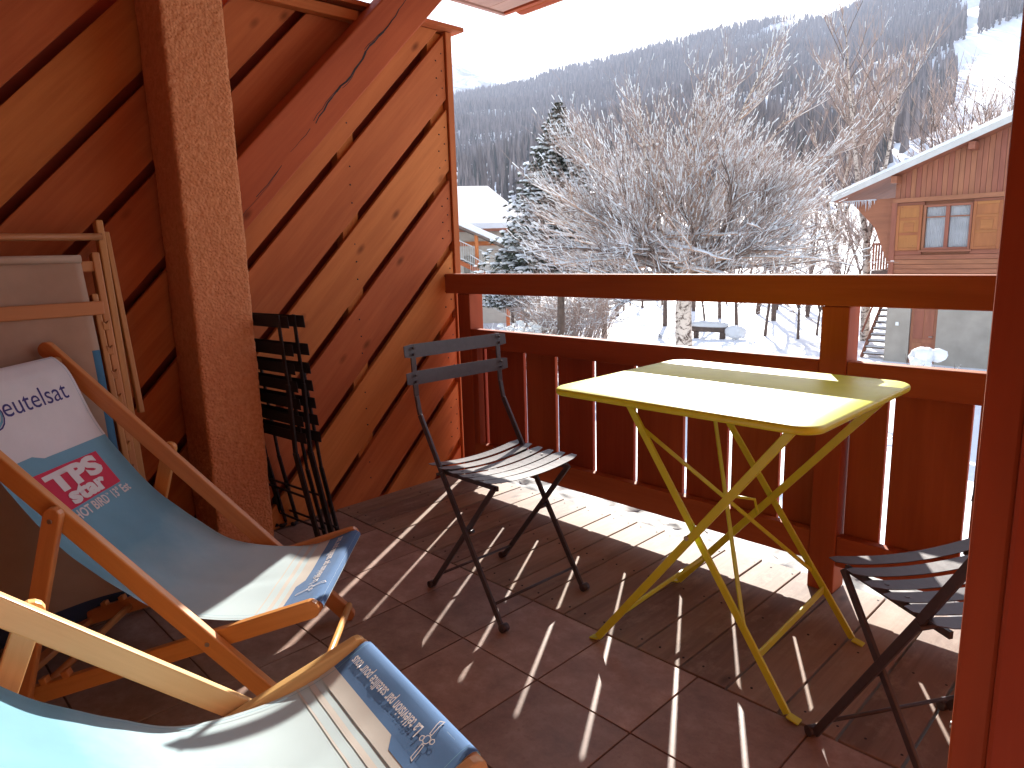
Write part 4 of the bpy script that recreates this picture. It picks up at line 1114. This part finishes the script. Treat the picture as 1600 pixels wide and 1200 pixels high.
# upper floor: horizontal logs, vertical board gable, cut to the roof slope
SLP=.388; ex=-9.93; ez=2.66
def rz_(x): return ez+(x-ex)*SLP if x<-.2 else ez+(-.2-ex)*SLP-(x+.2)*SLP
g=MB(); z=-.9
wx0,wx1,wz0,wz1=-7.20,-5.82,.80,2.24
while z<2.40:
    z1=z+.155
    segs=[(-8.1,4)]
    if z1>wz0 and z<wz1: segs=[(-8.1,wx0),(wx1,4)]
    for a,b in segs: g.box((a,CY+.02,z+.004),(b,CY+.13,z1-.004),0)
    z=z1
g.build('log_wall','chalet',cb,bevel=.012)
g=MB(); g.box((-8.14,CY-.05,2.36),(4.02,CY+.10,2.50),0); g.box((-8.16,CY-.03,-.9),(-8.0,CY+.15,2.36),2); g.build('trim','chalet',cb)
g=MB(); x=-8.1
while x<4:
    w_=.15; zt=min(rz_(x),rz_(x+w_))-.05
    if zt>2.55: g.box((x+.004,CY+.03,2.502),(x+w_-.004,CY+.09,zt),2)
    x+=w_
g.build('gable_boards','chalet',cb,bevel=.006)
g=MB(); g.box((-8.08,CY+.14,-.9),(4,CY+7,2.45),0); g.build('core','chalet',cb)
g=MB(); g.prism([(-8.08,2.45),(4,2.45),(4,rz_(4)-.06),(-.2,rz_(-.2)-.06),(-8.08,rz_(-8.08)-.06)],(0,CY+.14,0),(1,0,0),(0,0,1),(0,6.8,0)); g.build('gable_core','chalet',cb)
# roof: board, grey metal fascia, thin snow
rf2=MB(); rf2.prism([(ex,ez-.16),(-.2,rz_(-.2)-.16),(5.5,rz_(5.5)-.16),(5.5,rz_(5.5)),(-.2,rz_(-.2)),(ex,ez)],(0,CY-.6,0),(1,0,0),(0,0,1),(0,8.4,0)); rf2=rf2.build('roof','chalet',cb)
MB().prism([(ex-.02,ez-.17),(-.2,rz_(-.2)-.17),(5.5,rz_(5.5)-.17),(5.5,rz_(5.5)+.02),(-.2,rz_(-.2)+.02),(ex-.02,ez+.02)],(0,CY-.63,0),(1,0,0),(0,0,1),(0,.028,0)).build('fascia','tin',rf2)
MB().prism([(ex-.03,ez+.022),(-.2,rz_(-.2)+.022),(5.5,rz_(5.5)+.022),(5.5,rz_(5.5)+.17),(-.2,rz_(-.2)+.19),(ex+.03,ez+.13)],(0,CY-.64,0),(1,0,0),(0,0,1),(0,8.45,0)).build('snow_layer','snowt',rf2,bevel=.03)
g=MB()
for x,dy in ((-8.02,0),(-5.9,0),(-3.6,0)):
    MB().box((x-.09,CY-.5,rz_(x)-.42),(x+.09,CY+.02,rz_(x)-.2),1).build('purlin','chalet',cb)
g=MB(); g.prism([(-9.6,2.52),(-8.12,2.55),(-8.12,.35),(-8.25,.35),(-8.75,1.6)],(0,CY+.2,0),(1,0,0),(0,0,1),(0,.12,0)); g.build('curved_brace','chalet',cb)
rI=random.Random(8); g=MB()
x=-9.75
while x<-8.72:
    L=rI.uniform(.15,.75)*(1.2-(x+9.75)*.35); zb=2.52
    g.tube([(x,CY+.05,zb),(x+.01,CY+.05,zb-L*.5),(x,CY+.05,zb-L)],[.026,.014,.002],5,0,False); x+=rI.uniform(.05,.11)
g.box((-9.8,CY,2.50),(-8.7,CY+.09,2.54),0); g.build('icicles','ice',cb)
# window
wn=thing('w','w','w'); col.objects.unlink(wn); bpy.data.objects.remove(wn)
wf=MB(); 
wf.box((wx0,CY-.02,wz0),(wx0+.07,CY+.13,wz1),2);wf.box((wx1-.07,CY-.02,wz0),(wx1,CY+.13,wz1),2);wf.box((wx0+.071,CY-.02,wz0),(wx1-.071,CY+.13,wz0+.08),0);wf.box((wx0+.071,CY-.02,wz1-.07),(wx1-.071,CY+.13,wz1),0)
xm=(wx0+wx1)/2; wf.box((xm-.055,CY+.0,wz0+.081),(xm+.055,CY+.10,wz1-.071),2)
for a,b in((wx0+.071,xm-.056),(xm+.056,wx1-.071)): wf.box((a,CY+.02,1.83),(b,CY+.07,1.87),0)
wf=wf.build('window','chalet',cb,bevel=.006)
MB().box((wx0+.05,CY+.075,wz0+.05),(wx1-.05,CY+.081,wz1-.05),0).build('pane','glass',wf)
g=MB(); n_=60
for k,(a,b) in enumerate(((wx0+.08,xm-.05),(xm+.05,wx1-.08))):
    base=len(g.v)
    for i in range(n_+1):
        x=a+(b-a)*i/n_; y=CY+.105+.010*math.sin(i*1.1+k); g.v.append(V((x,y,wz0+.04))); g.v.append(V((x,y,wz1-.04)))
    for i in range(n_): q=base+2*i; g.face((q,q+2,q+3,q+1),((0,0),)*4,.5,0,True)
g.build('curtain','curtain',wf)
MB().box((wx0-.06,CY-.09,wz0-.06),(wx1+.06,CY-.021,wz0-.002),0).build('sill','chalet',wf)
for a,b,s in((-7.985,-7.225,1),(-5.80,-5.03,-1)):
    sh=MB(); sh.box((a,CY-.045,wz0-.0),(b,CY-.012,wz1+.02),2); sh=sh.build('shutter','shutter',cb)
    g=MB(); m=.09
    g.box((a,CY-.062,wz0),(a+m,CY-.046,wz1+.02),2); g.box((b-m,CY-.062,wz0),(b,CY-.046,wz1+.02),2)
    for z0_ in(wz0,wz0+.50,wz0+.98,wz1-.07): g.box((a+m+.001,CY-.062,z0_),(b-m-.001,CY-.046,z0_+.085),0)
    g.build('shutter_frame','shutter',sh,bevel=.006)
    g=MB(); g.box((a+.22,CY-.060,wz0+.62),(b-.22,CY-.046,wz0+.9),0); g.build('raised_panel','shutter',sh,bevel=.01)
# balcony + open stair at the left end of the chalet
g=MB(); g.box((-8.9,CY+.6,-.02),(-8.15,CY+5,.12),1); g.build('balcony_floor','fencew',cb)
g=MB()
for i in range(9): g.box((-8.88+.09*i,CY+.55,.14),(-8.82+.09*i,CY+.58,1.0),2)
g.box((-8.9,CY+.53,1.0),(-8.14,CY+.60,1.07),0); g.build('balcony_rail','chalet',cb)
st=thing('outdoor_stair','open outdoor stair with snow-dusted treads at the left end of the chalet','stairs',(-8.6,CY+.6,GZ))
g=MB(); s=MB()
for i in range(15):
    z=GZ+.12+.205*i; y=CY+4.2-.0*i-.24*i if False else CY+.5+.22*i
    tr_=MB().box((-8.98,y,z),(-8.16,y+.26,z+.045),0).build('tread','fencew',st); MB().box((-8.96,y+.005,z+.047),(-8.2,y+.25,z+.085),0).build('snow','snowt',tr_,bevel=.015)
g=MB(); 
for x in(-8.99,-8.145): g.bar((x,CY+.45,GZ),(x,CY+.5+.22*14.6,GZ+.2+.205*14.6),.04,.22,(1,0,0))
g.bar((-9.0,CY+.4,GZ+.95),(-9.0,CY+.5+.22*14.6,GZ+1.1+.205*14.6),.05,.06,(1,0,0)); g.build('stringer','chalet',st)
# ------------------------------------------------------------ building on the left with the covered stair
AZ=-47.5; RV=V((math.cos(R(-AZ)),math.sin(R(-AZ)),0)); FV=V((-RV.y,RV.x,0)); C0=pos(AZ,38,0)
def LW(l,f_,z): return C0+RV*l+FV*f_+V((0,0,z))
nb=thing('apartment_building','beige building with broad snow-covered roof beyond the end of the side wall','building',LW(-4,6,GZ))
def lbox(g,l0,l1,f0,f1,z0,z1,m=0):
    c=[LW(l0,f0,z0),LW(l1,f0,z0),LW(l1,f1,z0),LW(l0,f1,z0)]; return g.prism([(0,0),(l1-l0,0),(l1-l0,f1-f0),(0,f1-f0)],LW(l0,f0,z0),RV,FV,V((0,0,z1-z0)),m)
g=MB(); lbox(g,-14,2.1,3.6,14,GZ-.3,2.45); g.build('wall','beige',nb)
g=MB(); E_=[LW(-15,2.9,2.35),LW(2.6,2.9,2.35),LW(2.6,26,2.35),LW(-15,26,2.35)]; T_=[LW(-9,14.5,5.6),LW(.2,14.5,5.45)]
def roofs(dz,nm,mt,up=0):
    g=MB(); b=len(g.v); g.v+=[p+V((0,0,dz+up)) for p in E_+T_]+[p+V((0,0,dz)) for p in E_]
    for fx in((0,1,5,4),(1,2,5),(2,3,4,5),(3,0,4)): g.face(tuple(b+i for i in fx),((0,0),)*len(fx),.5)
    for i in range(4): j=(i+1)%4; g.face((b+6+i,b+6+j,b+j,b+i),((0,0),)*4,.5)
    g.face((b+9,b+8,b+7,b+6),((0,0),)*4,.5); return g.build(nm,mt,nb)
roofs(0,'roof','chalet',.15); roofs(.155,'snow_layer','snowt',.32)
for l in(-3.2,-1.4,.6): 
    for z in(-.2,-2.4): g=MB(); lbox(g,l,l+.9,3.56,3.598,z,z+1.2); g.build('window','glass',nb)
g=MB(); lbox(g,-14,2.15,3.5,3.62,1.55,1.8); g.build('trim','clad',nb)
sr=thing('covered_stair','covered outdoor staircase with orange posts and grey metal railings left of the snowy bushes','stairs',LW(0,0,GZ))
g=MB(); q0,q1=(-3.6,3.5),(1.15,1.28)
def slab(l0,z0,l1,z1,f0,f1,th,nm,mt,bev=0):
    g=MB(); g.prism([(l0,z0),(l1,z1),(l1,z1+th),(l0,z0+th)],LW(0,f0,0),RV,V((0,0,1)),FV*(f1-f0)); return g.build(nm,mt,sr,bevel=bev)
slab(-3.6,3.45,1.15,1.25,-.9,2.9,.12,'roof','fencew'); slab(-3.7,3.62,1.2,1.38,-1.0,2.9,.30,'snow_layer','snowt',.06)
g=MB()
for l,zt in((-.55,2.1),(1.0,1.3),(1.75,1.25),(-2.6,2.9)):
    p=LW(l,-.6 if l<1.5 else 2.2,GZ); p2=LW(l,-.6 if l<1.5 else 2.2,zt); MB().bar(p,p2,.2,.2,RV).build('post','clad',sr)
slab(-3.4,1.5,.3,-.35,-.55,-.45,.26,'stringer','clad'); slab(-.6,-.2,2.2,-2.0,-.75,-.65,.24,'stringer','clad')
g=MB()
for (l0,z0,l1,z1,ff) in((-3.4,1.8,.9,-.3,-.6),(-.9,.1,2.0,-1.75,-.85),(-1.6,-.7,1.6,-2.6,-1.3)):
    A_=LW(l0,ff,z0);B_=LW(l1,ff,z1)
    for h in(.05,.95): g.bar(A_+V((0,0,h)),B_+V((0,0,h)),.04,.05,None)
    n=int((B_-A_).length/.13)
    for i in range(n+1): p=A_.lerp(B_,i/n); g.bar(p+V((0,0,.05)),p+V((0,0,.95)),.018,.018,RV)
g.build('railing','tin',sr)
g=MB()
for i in range(14): 
    l=-3.2+.28*i; z=1.55-.139*i*.98; lbox(g,l,l+.3,-.44,1.2,z,z+.05)
g.build('tread','fencew',sr)
# distant houses
def house(az,D,w,label,h=3.2):
    B=pos(az,D); B.z=terr(B.x,B.y)-.3; a=R(az); X=V((math.cos(a),-math.sin(a),0)); Y=V((math.sin(a),math.cos(a),0))
    t=thing('distant_house',label,'house',B)
    MB().prism([(0,0),(w,0),(w,h),(w/2,h+1.6),(0,h)],B-X*w/2,X,V((0,0,1)),Y*7).build('wall','beige',t)
    for s in(0,1):
        g=MB(); g.prism([(-.5,h-.25),(w/2,h+1.7),(w/2,h+2.1),(-.5,h+.2)] if not s else [(w/2,h+1.7),(w+.5,h-.25),(w+.5,h+.2),(w/2,h+2.1)],B-X*w/2-Y*.5,X,V((0,0,1)),Y*8); g.build('roof','snowt',t)
    for k in range(3): MB().prism([(0,0),(.8,0),(.8,1),(0,1)],B-X*w/2+X*(.8+k*w*.3)+V((0,0,1.2))-Y*.03,X,V((0,0,1)),Y*.02).build('window','fencew',t)
house(-46.4,150,7,'distant snow-roofed house on the far slope, left of two',2.2); house(-44.7,175,8,'distant snow-roofed house on the far slope, right of two',2.2)
house(-49.5,190,9,'distant snow-roofed house at the foot of the forest beside the side wall',2.4)
lp=thing('street_lamp','tall double-armed street lamp in the distance below the forest','street lamp',pos(-47.3,115,terr(*pos(-47.3,115).xy)))
b0=V(lp.location); g=MB(); g.tube([b0,b0+V((0,0,7.5))],[.11,.06],8); g.build('pole','tin',lp)
for s in(-1,1):
    X=V((math.cos(R(47.3)),math.sin(R(47.3)),0)); p=b0+V((0,0,7.4)); MB().tube([p,p+X*s*.6+V((0,0,.2)),p+X*s*1.4+V((0,0,.22))],.05,6).build('arm','tin',lp); MB().blob(p+X*s*1.5+V((0,0,.17)),.4,.3,.12,0,.05,1).build('lamp_head','tin',lp)
# ------------------------------------------------------------ air
hz=MB().box((-2600,-120,-9),(1700,2900,800),0); m=bpy.data.materials.new('haze_air'); m.use_nodes=True; nt=m.node_tree
nt.nodes.remove(nt.nodes['Principled BSDF']); pv=nt.nodes.new('ShaderNodeVolumePrincipled'); pv.inputs['Density'].default_value=HAZE; pv.inputs['Color'].default_value=(.72,.80,1.0,1); pv.inputs['Anisotropy'].default_value=.0
nt.links.new(pv.outputs[0],nt.nodes['Material Output'].inputs['Volume'])
if HAZE: M['haze']=m; o=hz.build('haze','haze'); tag(o,'pale cold haze in the air over the valley',None,None,'stuff')
# ------------------------------------------------------------ light
SA=R(26.2); saz=R(-30.55)
w=bpy.data.worlds.new('World'); sc.world=w; w.use_nodes=True; nt=w.node_tree; bg=nt.nodes['Background']
sk=nt.nodes.new('ShaderNodeTexSky'); sk.sky_type='NISHITA'; sk.sun_disc=False; sk.sun_elevation=SA; sk.sun_rotation=saz; sk.air_density=1.0; sk.dust_density=1.6; sk.ozone_density=1.0; sk.altitude=1500
hs_=nt.nodes.new('ShaderNodeHueSaturation'); hs_.inputs['Saturation'].default_value=.62; nt.links.new(sk.outputs[0],hs_.inputs['Color']); nt.links.new(hs_.outputs[0],bg.inputs[0]); bg.inputs[1].default_value=SKY
sd=V((math.cos(SA)*math.sin(saz),math.cos(SA)*math.cos(saz),math.sin(SA)))
l=bpy.data.lights.new('sun','SUN'); l.energy=SUN; l.angle=R(.55); l.color=(1,.93,.84); lo=bpy.data.objects.new('sun',l); col.objects.link(lo); lo.rotation_euler=(-sd).to_track_quat('-Z','Y').to_euler(); lo.location=(0,0,30)
vs=sc.view_settings; vs.view_transform='Standard'; vs.look='None'; vs.gamma=1; vs.use_curve_mapping=False; vs.exposure=EXPO
